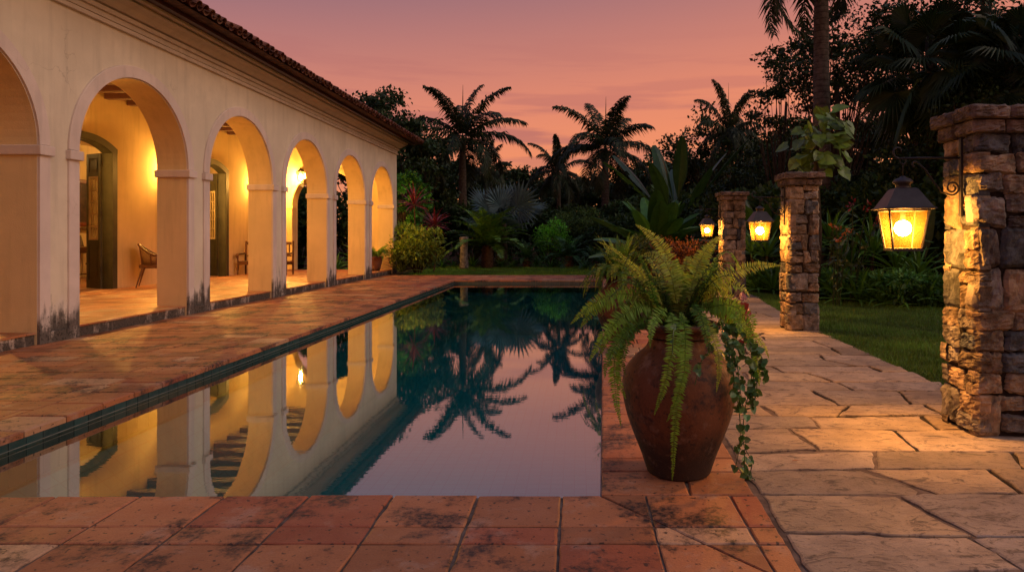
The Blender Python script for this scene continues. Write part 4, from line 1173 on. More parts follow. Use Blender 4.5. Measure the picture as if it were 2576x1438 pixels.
def broadleaf(h, rad, tr, nclus, lpc, ls, col, seed, base=.42, flat=.6, spread=1.0, gap=.0, bark=(.05, .036, .026), lean=(0, 0)):
    global rng
    keep = rng; rng = np.random.default_rng(seed)
    tk, cr = MB(), MB()
    lean = np.array([lean[0], lean[1], 0])
    hz = np.array([0, .25, .5, .75, 1]) * h * .72
    tp = np.stack([rng.normal(0, .04 * h * .3, 5) * (hz / h), rng.normal(0, .04 * h * .3, 5) * (hz / h), hz], 1) + lean * (hz / h)[:, None]
    tp[0] = 0
    tube(tk, tp, np.linspace(tr, tr * .4, 5), 7, bark)
    cc = np.array([0, 0, h * (base + (1 - base) * .5)]) + lean * .7; rz = h * (1 - base) * .5
    cl = []
    while len(cl) < nclus:
        p = rng.uniform(-1, 1, 3); q = np.linalg.norm(p)
        if q > 1 or (q < .45 and rng.random() < .8): continue
        if p[2] < -.3 and rng.random() < .5: continue
        cl.append(cc + p * np.array([rad * spread, rad * spread, rz]) * rng.uniform(.8, 1.08))
    cl = np.array(cl)
    for c in cl:
        f = np.clip((c[2] / h) * .62 + rng.uniform(-.3, .0), .12, .98); k = f * 4; i = min(int(k), 3); s = tp[i] + (tp[i + 1] - tp[i]) * (k - i)
        if s[2] > c[2] + .3: s = tp[0] + (tp[4] - tp[0]) * .4
        mid = (s + c) / 2 + np.array([0, 0, -.06 * h * rng.random()]) + rng.normal(0, .03 * h, 3)
        r0 = tr * .28
        tube(tk, bez(s, mid, c, 6), np.linspace(r0, r0 * .18, 6), 5, bark, cap=False)
        n = int(lpc * rng.uniform(.6, 1.3)); cs = rad * rng.uniform(.16, .28)
        # twiggy sub clusters
        sub = c + rdir(5) * cs * .8 * np.array([1, 1, flat])
        for q in sub: tube(tk, [c + (mid - c) * .1, (c + q) / 2 + rng.normal(0, .04, 3), q], [r0 * .2, r0 * .14, r0 * .08], 3, bark, cap=False)
        w = rng.integers(0, 5, n)
        pos = sub[w] + rng.normal(0, 1, (n, 3)) * cs * .34 * np.array([1, 1, flat])
        b = rng.uniform(.6, 1.35)
        dirs = rdir(n, -.25); nor = rdir(n, .9)
        cr.inst(QUAD_V, QUAD_F, frames(pos, dirs, nor, ls * rng.uniform(.6, 1.3, n)), np.asarray(col) * b * rng.uniform(.65, 1.35, (n, 1)) * (1 + rng.normal(0, .07, (n, 3))))
    rng = keep
    return tk, cr

def palm(h, tr, nf, fl, seed, col=(.028, .045, .014), ll=.98, droop=1.05, e0=1.45, e1=-.45, spear=True, shaft=True, bark=(.085, .07, .055)):
    global rng
    keep = rng; rng = np.random.default_rng(seed)
    tk, cr = MB(), MB()
    z = np.linspace(0, h, 14); bx = rng.normal(0, .012 * h); 
    pts = np.stack([bx * np.sin(z / h * 2), 0 * z, z], 1)
    rr = tr * (1 + .22 * np.exp(-((z / h - .38) / .2) ** 2)) * np.interp(z / h, [0, .06, .15, .8, 1], [1.35, 1.1, .95, .95, .72])
    tube(tk, pts, rr, 12, bark)
    for q in np.linspace(.1, .95, int(h * 5)): 
        i = q * h; x = bx * math.sin(q * 2); r = np.interp(i, z, rr)
        tube(tk, [(x, 0, i - .012), (x, 0, i + .012)], r * 1.025, 12, np.array(bark) * .6, cap=False)
    top = pts[-1]
    sh = .14 * h if shaft else .05 * h
    if shaft: tube(cr, [top, top + [0, 0, sh * .5], top + [0, 0, sh]], [tr * .82, tr * .74, tr * .3], 10, np.array(col) * 1.2)
    org = top + np.array([0, 0, sh * .9])
    if spear: tube(cr, [org, org + [.02, 0, fl * .5], org + [.03, 0, fl * .72]], [.04, .03, .008], 5, np.array(col))
    for k in range(nf):
        az = k * 2.399 + rng.normal(0, .16); q = (k + .5) / nf
        el = e0 + (e1 - e0) * q ** .9 + rng.normal(0, .07); L = fl * rng.uniform(.88, 1.08) * (1 - .12 * abs(q - .5))
        n = 50; t = np.linspace(0, 1, n)
        ang = el - droop * (.62 + .62 * q) * (t ** 1.7) * (1.15 + .25 * math.cos(el)); ds = L / n
        hd = np.array([math.cos(az), math.sin(az), 0]); sd = np.array([-math.sin(az), math.cos(az), 0]) * rng.normal(0, .16)
        c = org + np.cumsum((np.cos(ang)[:, None] * hd + np.sin(ang)[:, None] * np.array([0, 0, 1.0])) * ds + sd * (t ** 2)[:, None] * ds, 0)
        T = nrm(np.gradient(c, axis=0)); upv_ = np.cross(np.cross(T, np.array([0, 0, 1.0]) + hd * .15), T)
        upv_ = np.where(np.abs(T[:, 2:]) > .97, hd * -1.0, upv_)
        prof_ = np.clip(t / .16, 0, 1) * (1 - .72 * t ** 2.4) * ll
        pinnate(cr, c[3:], upv_[3:], prof_[3:], .6, 1.05, .072 * fl / 3, np.array(col) * rng.uniform(.7, 1.25), .25, .16, .022 * fl / 3, jit=.15)
        b = c[3:] + rng.normal(0, .01, (n - 3, 3))
        pinnate(cr, b, upv_[3:], prof_[3:] * .9, .7, 1.5, .05 * fl / 3, np.array(col) * rng.uniform(.6, 1.1), .25, .2, 0, jit=.14)
    rng = keep
    return tk, cr
def fan_leaf(mb, stalk0, center, axis, nor, R, col, seg=26, span=5.0, droop=.25):
    axis = nrm(axis); nor = nrm(nor - axis * np.dot(nor, axis)); s = np.cross(axis, nor)
    tube(mb, bez(stalk0, (np.asarray(stalk0) + center) / 2 + np.array([0, 0, .08 * R]), center, 7), np.linspace(.022 * R + .008, .012 * R + .005, 7), 5, np.asarray(col) * .8)
    a = np.linspace(-span / 2, span / 2, seg); da = span / seg
    V = []; F_ = []; C = []
    for i, t in enumerate(a):
        r = R * (1 - .16 * abs(t) / (span / 2)) * rng.uniform(.92, 1.05)
        def pt(rr, ang, lift): return center + (axis * math.cos(ang) + s * math.sin(ang)) * rr + nor * lift
        k = len(V); mid = r * .58
        g = np.array([0, 0, -1.0]) * R
        V += [center, pt(mid, t - da * .5, -.02 * R), pt(mid, t, .03 * R), pt(mid, t + da * .5, -.02 * R), pt(r, t, 0) + g * droop * rng.uniform(.4, 1)]
        F_ += [(k, k + 1, k + 2), (k, k + 2, k + 3), (k + 1, k + 4, k + 2), (k + 2, k + 4, k + 3)]
        b = rng.uniform(.8, 1.2); C += [b * .92, b * 1.05, b * .92, b * 1.05]
    mb.add(V, np.array(F_), np.asarray(col) * np.array(C)[:, None])
def fan_palm(n, stalk, R, seed, col, z0=.4, e0=1.3, e1=.1, droop=.2, seg=26, face=0):
    global rng
    keep = rng; rng = np.random.default_rng(seed)
    mb = MB()
    for k in range(n):
        az = k * 2.399 + rng.normal(0, .2); q = (k + .5) / n; el = e0 + (e1 - e0) * q
        d = np.array([math.cos(az) * math.cos(el), math.sin(az) * math.cos(el), math.sin(el)])
        c = np.array([0, 0, z0]) + d * stalk * rng.uniform(.8, 1.15)
        ax = nrm(d * .9 + np.array([0, 0, -.15 * math.cos(el)])); nor = nrm(np.array([0, 0, 1.0]) - d * .5 + rng.normal(0, .35, 3))
        if face: nor = nrm(np.array([0, -1.0, .5]) + rng.normal(0, .4, 3))
        fan_leaf(mb, (0, 0, z0), c, ax, nor, R * rng.uniform(.8, 1.1), np.asarray(col) * rng.uniform(.65, 1.3), seg, 4.6, droop)
    rng = keep; return mb
def blade_leaf(mb, pts, widths, col, fold=.25, sidehint=None, tear=0):
    "paddle or strap leaf along a curve with a folded midrib"
    c = np.asarray(pts, float); n = len(c); T = nrm(np.gradient(c, axis=0))
    up = np.array([0, 0, 1.0]) if sidehint is None else None
    S = nrm(np.cross(T, up)) if sidehint is None else nrm(np.broadcast_to(np.asarray(sidehint, float), T.shape) - T * (T @ np.asarray(sidehint, float))[:, None])
    U = nrm(np.cross(S, T)); w = np.asarray(widths, float)[:, None] / 2
    ww = w * (1 + rng.normal(0, .02, (n, 1)))
    L_ = c + S * ww + U * ww * fold; R_ = c - S * ww + U * ww * fold
    ml = c + S * ww * .5 + U * ww * fold * .62; mr = c - S * ww * .5 + U * ww * fold * .62
    V = np.stack([L_, ml, c, mr, R_], 1).reshape(-1, 3)
    fs = []; C = []
    for i in range(n - 1):
        for j in range(4):
            if tear and j in (0, 3) and rng.random() < tear: continue
            fs.append((i * 5 + j, i * 5 + j + 1, i * 5 + 6 + j, i * 5 + 5 + j)); C.append(rng.uniform(.88, 1.12) * (1 if j < 2 else .85))
    mb.add(V, np.array(fs), np.asarray(col) * np.array(C)[:, None])
    tube(mb, c, np.maximum(w[:, 0] * .05, .003), 4, np.asarray(col) * 1.35)
def rosette(n, L, W, seed, col, e0=1.4, e1=.25, droop=.7, z0=.05, fold=.3, vary=.25, stalk=0.0, shape='paddle', tear=0, twist=.2, n_seg=12):
    global rng
    keep = rng; rng = np.random.default_rng(seed)
    mb = MB()
    for k in range(n):
        az = k * 2.399 + rng.normal(0, .25); q = (k + .5) / n; el = e0 + (e1 - e0) * q + rng.normal(0, .08); l = L * rng.uniform(1 - vary, 1 + vary * .6)
        t = np.linspace(0, 1, n_seg); ang = el - droop * t ** 1.8 * rng.uniform(.6, 1.25)
        hd = np.array([math.cos(az), math.sin(az), 0])
        c = np.array([0, 0, z0]) + np.cumsum((np.cos(ang)[:, None] * hd + np.sin(ang)[:, None] * np.array([0, 0, 1.0])) * l / n_seg, 0)
        if shape == 'paddle': w = W * np.clip((t - stalk) / .25, 0, 1) ** .7 * np.sqrt(np.clip(1 - ((t - .55) / .47) ** 2 * (t > .55), 0, 1))
        else: w = W * np.clip(.55 + t * 1.5, 0, 1) * (1 - t ** 2.5)
        w = np.maximum(w, .012)
        side = nrm(np.cross(np.array([0, 0, 1.0]), hd) + rng.normal(0, twist, 3))
        blade_leaf(mb, c, w, np.asarray(col) * rng.uniform(.6, 1.35), fold, side, tear)
    rng = keep; return mb
def shrub(rx, ry, h, n, ls, col, seed, tmpl='leaf', lump=9, z0=.05, up=.2, hi=1.35):
    "loose leaf mass built of lumps, with stems"
    global rng
    keep = rng; rng = np.random.default_rng(seed)
    mb, st = MB(), MB()
    TV, TF = {'leaf': (LEAF_V, LEAF_F), 'quad': (QUAD_V, QUAD_F), 'heart': (HEART_V, HEART_F)}[tmpl]
    for i in range(lump):
        a = rng.uniform(0, 2 * PI); r = math.sqrt(rng.random()) * .62; zc = h * rng.uniform(.32, .8)
        c = np.array([rx * r * math.cos(a), ry * r * math.sin(a), zc]); rr = np.array([rx, ry, h * .5]) * rng.uniform(.34, .52)
        tube(st, bez((c[0] * .15, c[1] * .15, 0), (c[0] * .5, c[1] * .5, zc * .6), c, 6), np.linspace(.012, .005, 6) * max(1, h), 5, (.05, .035, .02))
        m = n // lump; d = rdir(m, .25); pos = c + d * rr * rng.uniform(.55, 1.03, (m, 1)); pos[:, 2] = np.maximum(pos[:, 2], z0)
        out = nrm(d + rng.normal(0, .45, (m, 3)) + np.array([0, 0, -.15])); nor = nrm(d * .6 + np.array([0, 0, 1.0]) + rng.normal(0, .4, (m, 3)))
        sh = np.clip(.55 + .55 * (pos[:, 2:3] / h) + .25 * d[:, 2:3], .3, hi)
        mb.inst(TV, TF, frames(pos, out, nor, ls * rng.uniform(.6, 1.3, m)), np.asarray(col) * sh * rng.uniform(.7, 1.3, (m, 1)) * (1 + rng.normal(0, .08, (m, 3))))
    rng = keep; return st, mb
def cycad(nf, L, ll, seed, col, th=.5, tr=.2, e0=1.25, e1=-.1, droop=.9, lw=.03, nl=40):
    global rng
    keep = rng; rng = np.random.default_rng(seed)
    tk, cr = MB(), MB()
    z = np.linspace(0, th, 8); tube(tk, np.stack([0 * z, 0 * z, z], 1), tr * (1 + .1 * np.cos(z * 40)), 12, (.09, .05, .028))
    for k in range(26): 
        a = k * 2.399; q = rng.uniform(.1, .95) * th; o = np.array([math.cos(a) * tr * 1.0, math.sin(a) * tr * 1.0, q]); tube(tk, [o, o * np.array([1.25, 1.25, 1]) + [0, 0, .10]], [.035, .008], 4, (.085, .048, .025))
    for k in range(nf):
        az = k * 2.399 + rng.normal(0, .15); q = (k + .5) / nf; el = e0 + (e1 - e0) * q + rng.normal(0, .07); l = L * rng.uniform(.85, 1.08)
        t = np.linspace(0, 1, nl); ang = el - droop * t ** 1.8; hd = np.array([math.cos(az), math.sin(az), 0])
        c = np.array([0, 0, th]) + np.cumsum((np.cos(ang)[:, None] * hd + np.sin(ang)[:, None] * np.array([0, 0, 1.0])) * l / nl, 0)
        T = nrm(np.gradient(c, axis=0)); upv_ = np.cross(np.cross(T, np.array([0, 0, 1.0]) + hd * .1), T)
        pr = np.clip(t / .2, .25, 1) * (1 - .8 * t ** 2.6) * ll
        pinnate(cr, c[3:], upv_[3:], pr[3:], .5, .25, lw, np.asarray(col) * rng.uniform(.65, 1.3), .2, .3, .014, jit=.07)
    rng = keep; return tk, cr
def X_(px, Y): return (px - VX) / F * Y
def Z_(py, Y): return H + (VY - py) / F * Y
DK = np.array([.020, .045, .011]); MD = np.array([.03, .09, .016])
GB = 'dark trees of the far treeline'

# --- palms against the sky
tk, cr = palm(6.5, .24, 18, 4.4, 4, e1=-.5)
pA = put_tree('royal_palm', 'tall royal palm with a full crown standing behind the far left corner of the pool', 'palm', (X_(1165, 40), 40, 0), tk, cr)
pA.rotation_euler.z = 1.0
tk, cr = palm(6.0, .23, 17, 4.2, 12, e1=-.45)
pB = put_tree('royal_palm', 'tall royal palm in the middle of the sky, right of the gap in the treeline', 'palm', (X_(1523, 40), 40, 0), tk, cr)
dup(pA, 'smaller royal palm just left of the tall middle palm', (X_(1405, 46), 46, 0), 2.2, (.62, .62, .80))
dup(pB, 'small spiky palm low behind the fan palm, right of the tall left palm', (X_(1222, 55), 55, 0), .6, (.62, .62, .96))
dup(pB, 'dark palm crown rising over the trees left of the bare tree on the right', (X_(1833, 36), 36, .9), 1.7, (.55, .55, .90))
tk, cr = palm(9.6, .22, 18, 4.2, 31, ll=.8, e1=-.9)
put_tree('royal_palm', 'very tall palm with a grey trunk, its crown cut by the top of the photo', 'palm', (X_(2070, 19), 19, 0), tk, cr)

# --- broadleaf trees
def tree(label, px, Y, top, rad, tr, ncl, lpc, ls, seed, col=DK, group=None, **k):
    h = Z_(top, Y); tk, cr = broadleaf(h, rad, tr, ncl, lpc, ls, col, seed, **k)
    return put_tree('broadleaf_tree', label, 'tree', (X_(px, Y), Y, 0), tk, cr, group=group)
t1 = tree('broad flat-topped dark tree behind the far end of the villa roof', 940, 36, 228, 3.6, .2, 60, 230, .25, 101, base=.42, flat=.5)
tree('dense dark tree filling the corner between the villa and the tall left palm', 1040, 35, 335, 2.2, .16, 40, 150, .22, 102, base=.2)
tree('bright green leafy tree right beside the far corner of the villa', 1018, 29, 405, 1.25, .09, 26, 130, .17, 103, col=np.array([.045, .2, .018]), base=.3)
tree('tall bare-limbed tree with open leaf clusters against the right part of the sky', 1955, 27, 92, 1.9, .13, 26, 100, .17, 104, base=.42, flat=.45, lean=(.5, 0))
tree('dark spreading tree behind the tall grey palm trunk', 2110, 25, 22, 2.4, .16, 48, 120, .17, 105, base=.50)
tree('dark tree right of the bare-limbed tree, below its crown', 2000, 30, 330, 2.2, .14, 30, 130, .20, 106, base=.35)
tree('dense dark tree left of the bare-limbed tree at the right', 1810, 38, 285, 2.8, .16, 46, 150, .22, 107, base=.3)
tree('tall dark tree above and behind the nearest pillar', 2500, 17, 90, 2.4, .16, 56, 150, .13, 108, base=.30)
tree('tall dark tree at the top right corner, behind the fan palm', 2330, 23, -60, 2.9, .18, 60, 130, .16, 109, base=.50)
tree('dark tree with thin twigs at the right edge of the sky', 2700, 20, -10, 2.6, .16, 50, 110, .14, 110, base=.35)
tree('low dark tree behind the broad variegated leaves', 2200, 21, 400, 1.7, .12, 34, 150, .14, 111, base=.15)
tree('low dark tree to the right of the big paddle leaves', 1860, 28, 400, 1.9, .12, 44, 150, .16, 112, base=.1)
tree('dark tree behind the lantern of the nearest pillar', 2380, 17.5, 300, 2.0, .12, 56, 150, .13, 113, base=.10)
tree('rounded tree low at the right behind the nearest pillar', 2560, 15.5, 240, 1.9, .12, 56, 150, .12, 114, base=.1, col=MD)
far = [tree('dark tree of the far treeline below the pink sky', 1300, 62, 405, 3.4, .2, 46, 150, .34, 120, group=GB, base=.25),
       tree('dark tree of the far treeline below the pink sky', 1640, 55, 392, 3.0, .2, 46, 150, .30, 121, group=GB, base=.3)]
for i, (px, Y, s, rz) in enumerate([(1090, 50, .95, 1), (1180, 58, .95, 2), (1240, 66, .98, 3), (1365, 68, .96, 4), (1430, 60, .86, 5), (1490, 66, .92, .4), (1560, 60, .9, 1.3), (1700, 52, 1.0, 2.6), (1760, 58, 1.02, 3.1), (1850, 54, 1.05, 4.3), (1930, 50, 1.1, 5.2), (980, 48, 1.0, 5.6), (2040, 46, 1.15, .3), (2160, 42, 1.1, 2.2)]):
    dup(far[i % 2], None, (X_(px, Y), Y, 0), rz, (1.1 * s, 1.1 * s, s))
# dense dark undergrowth screens under the trees, each its own shrub
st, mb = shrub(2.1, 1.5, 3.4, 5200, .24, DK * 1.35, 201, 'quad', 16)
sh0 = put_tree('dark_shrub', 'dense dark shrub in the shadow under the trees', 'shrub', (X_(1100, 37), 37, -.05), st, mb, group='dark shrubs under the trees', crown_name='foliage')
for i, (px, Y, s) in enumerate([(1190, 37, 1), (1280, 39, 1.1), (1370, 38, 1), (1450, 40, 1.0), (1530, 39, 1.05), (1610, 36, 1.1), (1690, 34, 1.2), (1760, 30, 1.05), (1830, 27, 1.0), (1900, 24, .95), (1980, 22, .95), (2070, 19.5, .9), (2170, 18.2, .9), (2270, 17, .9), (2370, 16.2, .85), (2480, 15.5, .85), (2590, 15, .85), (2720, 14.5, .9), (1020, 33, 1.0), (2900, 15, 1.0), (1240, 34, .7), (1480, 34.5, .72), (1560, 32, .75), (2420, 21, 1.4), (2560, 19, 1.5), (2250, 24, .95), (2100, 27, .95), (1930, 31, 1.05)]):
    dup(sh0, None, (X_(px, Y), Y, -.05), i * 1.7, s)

# --- fan palms
mb = fan_palm(38, 1.15, 1.0, 41, (.02, .045, .016), z0=.0, e1=-1.0, droop=.42, seg=34)
tkp = MB(); tube(tkp, [(0, 0, 0), (.05, 0, 3.5), (0, 0, 7.0)], [.16, .14, .13], 10, (.05, .04, .03))
t = thing('fan_palm', 'tall dark fan palm with hanging leaf segments above the nearest lantern', 'palm', (X_(2340, 17), 17, 0)); tkp.build('trunk', M['bark'], t, smooth=True)
o = mb.build('crown', M['leaf'], t); o.location = (0, 0, 5.6)
t2 = dup(t, 'lower fan palm with split leaves behind the middle pillar', (X_(2230, 18.5), 18.5, -2.9), 1.1, .82)
t3 = dup(t, 'large dark fan palm at the top right, close to the edge of the photo', (X_(2540, 16), 16, .1), 2.5, .95)
mb = fan_palm(11, 1.2, 1.45, 42, (.075, .14, .155), z0=.7, e0=1.4, e1=.35, droop=.06, seg=24, face=1)
tkp = MB(); tube(tkp, [(0, 0, 0), (0, 0, 1.0)], [.26, .22], 12, (.06, .045, .03))
t = thing('silver_fan_palm', 'silvery blue fan palm with stiff pleated leaves in the middle of the garden', 'palm', (X_(1262, 32), 32, 1.1)); tkp.build('trunk', M['bark'], t); mb.build('crown', M['leaf'], t)
tkp = MB(); tube(tkp, [(0, 0, -1.2), (0, 0, .05)], [.3, .26], 12, (.06, .045, .03)); tkp.build('trunk_base', M['bark'], t)

# --- bed behind the far end of the pool
tk, cr = cycad(34, 2.3, .50, 51, np.array([.08, .19, .022]), th=1.05, tr=.24, e0=1.35, e1=.0, lw=.075, nl=34)
put_tree('cycad', 'big spreading cycad with a shaggy orange-brown trunk behind the pool', 'cycad', (X_(1226, 30.2), 30.2, -.05), tk, cr, 'gloss_leaf')
tk, cr = cycad(30, 1.5, .30, 52, np.array([.03, .10, .03]), th=.55, tr=.17, e1=-.25, lw=.028)
cy = put_tree('cycad', 'dark low cycad with fine arching fronds, straight behind the far pool edge', 'cycad', (X_(1430, 30), 30, -.05), tk, cr)
dup(cy, 'smaller dark cycad between the big cycad and the low dark one', (X_(1325, 30.5), 30.5, -.05), 2, .8)
dup(cy, 'dark cycad at the right end of the bed behind the pool', (X_(1500, 28), 28, -.05), 4, .7)
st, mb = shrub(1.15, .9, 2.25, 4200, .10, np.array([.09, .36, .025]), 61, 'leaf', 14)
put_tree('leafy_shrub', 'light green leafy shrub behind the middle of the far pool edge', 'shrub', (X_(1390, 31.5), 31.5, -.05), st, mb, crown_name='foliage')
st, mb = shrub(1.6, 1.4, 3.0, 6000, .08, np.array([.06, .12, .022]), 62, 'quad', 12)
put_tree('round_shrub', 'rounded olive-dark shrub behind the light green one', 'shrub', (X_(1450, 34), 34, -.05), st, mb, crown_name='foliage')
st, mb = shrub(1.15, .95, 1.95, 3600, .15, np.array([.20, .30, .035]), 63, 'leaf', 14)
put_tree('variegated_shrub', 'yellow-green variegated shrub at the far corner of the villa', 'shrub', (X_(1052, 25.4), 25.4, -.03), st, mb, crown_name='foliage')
mbx = rosette(16, 1.0, .09, 64, (.09, .13, .03), droop=.9, shape='strap'); o = mbx.build('leafy_clump', M['gloss_leaf']); o.location = (X_(1010, 24.9), 24.9, .0); tag(o, 'narrow-leaved plant at the foot of the variegated shrub beside the villa', 'plant')
def cordyline(label, loc, h, n, L, seed, col):
    t = thing('cordyline', label, 'plant', loc); mb = MB(); tube(mb, [(0, 0, 0), (.04, 0, h * .5), (0, .03, h)], [.03, .024, .018], 7, (.10, .045, .035)); mb.build('stem', M['bark'], t)
    mb = rosette(n, L, .085, seed, col, e0=1.45, e1=-.25, droop=.75, z0=h - .1, shape='strap', fold=.35); mb.build('crown', M['gloss_leaf'], t); return t
cordyline('taller red cordyline with spiky leaves beside the villa corner', (X_(1042, 26.5), 26.5, 0), 2.75, 30, .95, 71, (.24, .04, .045))
cordyline('darker red cordyline, lower and to the right of the taller red one', (X_(1092, 26.8), 26.8, 0), 1.95, 34, .85, 72, (.18, .024, .035))
t = thing('stone_post', 'short weathered grey stone post standing among the garden plants', 'post', (X_(1167, 29.3), 29.3, -.05))
mb = MB(); lathe(mb, catmull([(.20, 0), (.19, .3), (.175, .8), (.17, 1.2), (.185, 1.28), (.20, 1.31), (.20, 1.40), (.16, 1.44), (.0, 1.45)], 2), 18, col=(.19, .175, .16), wob=.02); mb.build('post_shaft', M['stone'], t, smooth=True)
# low strap-leaved clumps along the front of the bed
mbx = rosette(26, .75, .07, 81, (.05, .19, .03), droop=1.0, shape='strap', e1=.1)
c0 = mbx.build('grassy_clump', M['gloss_leaf']); c0.location = (X_(1110, 30.2), 30.2, -.05); tag(c0, 'low dark strap-leaved clump at the edge of the far lawn', 'plant', 'low clumps along the far lawn')
for i, (px, Y, s) in enumerate([(1140, 30.6, .8), (1190, 30.8, 1), (1260, 30.8, .9), (1290, 30.3, .8), (1350, 30.3, 1.0), (1385, 30.2, .8), (1470, 29.8, .9), (1530, 29.6, 1.0), (1580, 29.2, .9), (1640, 27.5, .9), (1690, 25.6, .9), (1085, 29.6, .7), (1410, 30.8, .8)]):
    c = c0.copy(); COL.objects.link(c); c.location = (X_(px, Y), Y, -.05); c.rotation_euler.z = i * 1.3; c.scale = (s,) * 3
# --- paddles and big rosettes, middle right
mb = rosette(13, 3.9, .55, 91, (.03, .085, .02), e0=1.55, e1=.8, droop=.35, z0=.2, stalk=.38, tear=.05, fold=.2, n_seg=18)
t = thing('traveller_palm', 'tall plant with upright paddle leaves standing right of the middle palm', 'plant', (X_(1700, 25), 25, 1.2)); mb.build('leaves', M['gloss_leaf'], t)
mb = MB(); tube(mb, [(0, 0, -1.3), (0, 0, .5)], [.2, .17], 10, (.06, .045, .03)); mb.build('stem', M['bark'], t)
mb = rosette(40, 2.3, .6, 92, (.055, .17, .03), e0=1.3, e1=.15, droop=.6, z0=.8, stalk=.06, fold=.28, n_seg=14)
t = thing('giant_rosette_plant', 'huge rosette of broad dark green leaves below the paddle leaves', 'plant', (X_(1650, 23), 23, .0)); mb.build('leaves', M['gloss_leaf'], t)
mb = MB(); tube(mb, [(0, 0, -.05), (0, 0, 1.0)], [.2, .22], 10, (.05, .04, .03)); mb.build('stem', M['bark'], t)
mb = rosette(9, 2.1, .36, 93, (.04, .12, .022), e0=1.5, e1=.8, droop=.45, z0=.1, stalk=.45, fold=.2)
o = mb.build('banana_plant', M['gloss_leaf']); o.location = (X_(1925, 19.5), 19.5, .6); tag(o, 'banana plant with upright leaves above the farthest pillar', 'plant')
st, mb = shrub(1.0, .8, 1.5, 2600, .09, np.array([.14, .050, .015]), 94, 'leaf', 16)
put_tree('russet_shrub', 'russet-leaved shrub lit by the smallest lantern', 'shrub', (X_(1705, 17.8), 17.8, -.05), st, mb, crown_name='foliage')
st, mb = shrub(.9, .8, 1.5, 2400, .11, np.array([.055, .085, .018]), 95, 'leaf', 12)
put_tree('leafy_shrub', 'green shrub low behind the farther urn, left of the russet shrub', 'shrub', (X_(1600, 18.6), 18.6, -.05), st, mb, crown_name='foliage')
# --- right-hand bed
def philodendron():
    global rng
    keep = rng; rng = np.random.default_rng(131)
    t = thing('variegated_climber', 'climber with broad yellow-green variegated leaves above the middle pillar', 'plant', (X_(2055, 14.6), 14.6, 0))
    st = MB(); tube(st, [(0, 0, 0), (.08, .05, 1.5), (-.02, 0, 3.0), (.05, 0, 3.9)], [.06, .055, .05, .02], 8, (.05, .04, .028)); st.build('stem', M['bark'], t, smooth=True)
    mb = MB()
    for i in range(96):
        z = rng.uniform(2.75, 4.0); a = rng.uniform(0, 2 * PI) if i % 3 else rng.uniform(PI * 1.1, PI * 1.9); d = np.array([math.cos(a), math.sin(a), rng.uniform(-.05, .5)])
        c = np.array([0, 0, z]) + d * rng.uniform(.15, .62); tip = nrm(d * .8 + np.array([0, 0, -.7]) + rng.normal(0, .45, 3)); nor = nrm(d * .7 + np.array([0, -.7, .6]) + rng.normal(0, .25, 3))
        s = rng.uniform(.22, .36); col = np.array([.13, .23, .03]) * rng.uniform(.4, 1.4)
        fr = frames(c[None], tip[None], nor[None], s)
        mb.inst(HEART_V, HEART_F, fr, np.array([col]))
        # pale patches of the variegation as part of the leaf mesh colour
        n = mb.F[-1][1]; 
        tube(st, [(0, 0, z - .1), c], [.010, .007], 4, (.06, .09, .03))
        mb.F[-1] = (mb.F[-1][0], mb.F[-1][1] * rng.uniform(.6, 1.5, (len(mb.F[-1][1]), 1)), mb.F[-1][2])
    mb.build('leaves', M['gloss_leaf'], t)
    rng = keep
philodendron()
mbx = rosette(30, .95, .085, 141, (.08, .22, .03), e0=1.4, e1=.1, droop=.8, shape='strap', z0=.1)
b0 = mbx.build('strap_plant', M['gloss_leaf']); b0.location = (X_(2110, 14.4), 14.4, -.05); tag(b0, 'strap-leaved plant at the edge of the right-hand lawn', 'plant', 'strap-leaved plants along the right-hand lawn')
for i, (px, Y, z, s) in enumerate([(2160, 14.2, 0, 1.0), (2215, 13.9, 0, .9), (2265, 13.6, 0, .85), (2140, 15.0, .7, 1.1), (2195, 14.8, .9, 1.2), (2255, 14.5, .6, 1.0), (2330, 13.3, 0, .8), (2400, 13.0, 0, .8), (1905, 17.2, 0, .95), (1945, 16.8, 0, 1.0), (1930, 17.6, .8, 1.1), (2090, 15.4, 1.2, 1.1), (1890, 17.9, .9, .9), (2310, 14.2, .5, .9)]):
    c = b0.copy(); COL.objects.link(c); c.location = (X_(px, Y), Y, z - .05); c.rotation_euler.z = i * 2.1; c.scale = (s, s, s * 1.05)
    if z > .3:
        mb = MB(); tube(mb, [(0, 0, -z / s), (.03, 0, -z / s * .5), (0, 0, .12)], [.05, .04, .03], 7, (.05, .04, .03)); mb.build('stem', M['bark'], c)
mbx = rosette(9, 1.9, .22, 142, (.06, .09, .04), e0=1.5, e1=.8, droop=.4, stalk=.3, fold=.2)
o = mbx.build('ginger_plant', M['gloss_leaf']); o.location = (X_(2320, 15.2), 15.2, .2); tag(o, 'plant with tall grey-green blades just left of the largest lantern', 'plant')
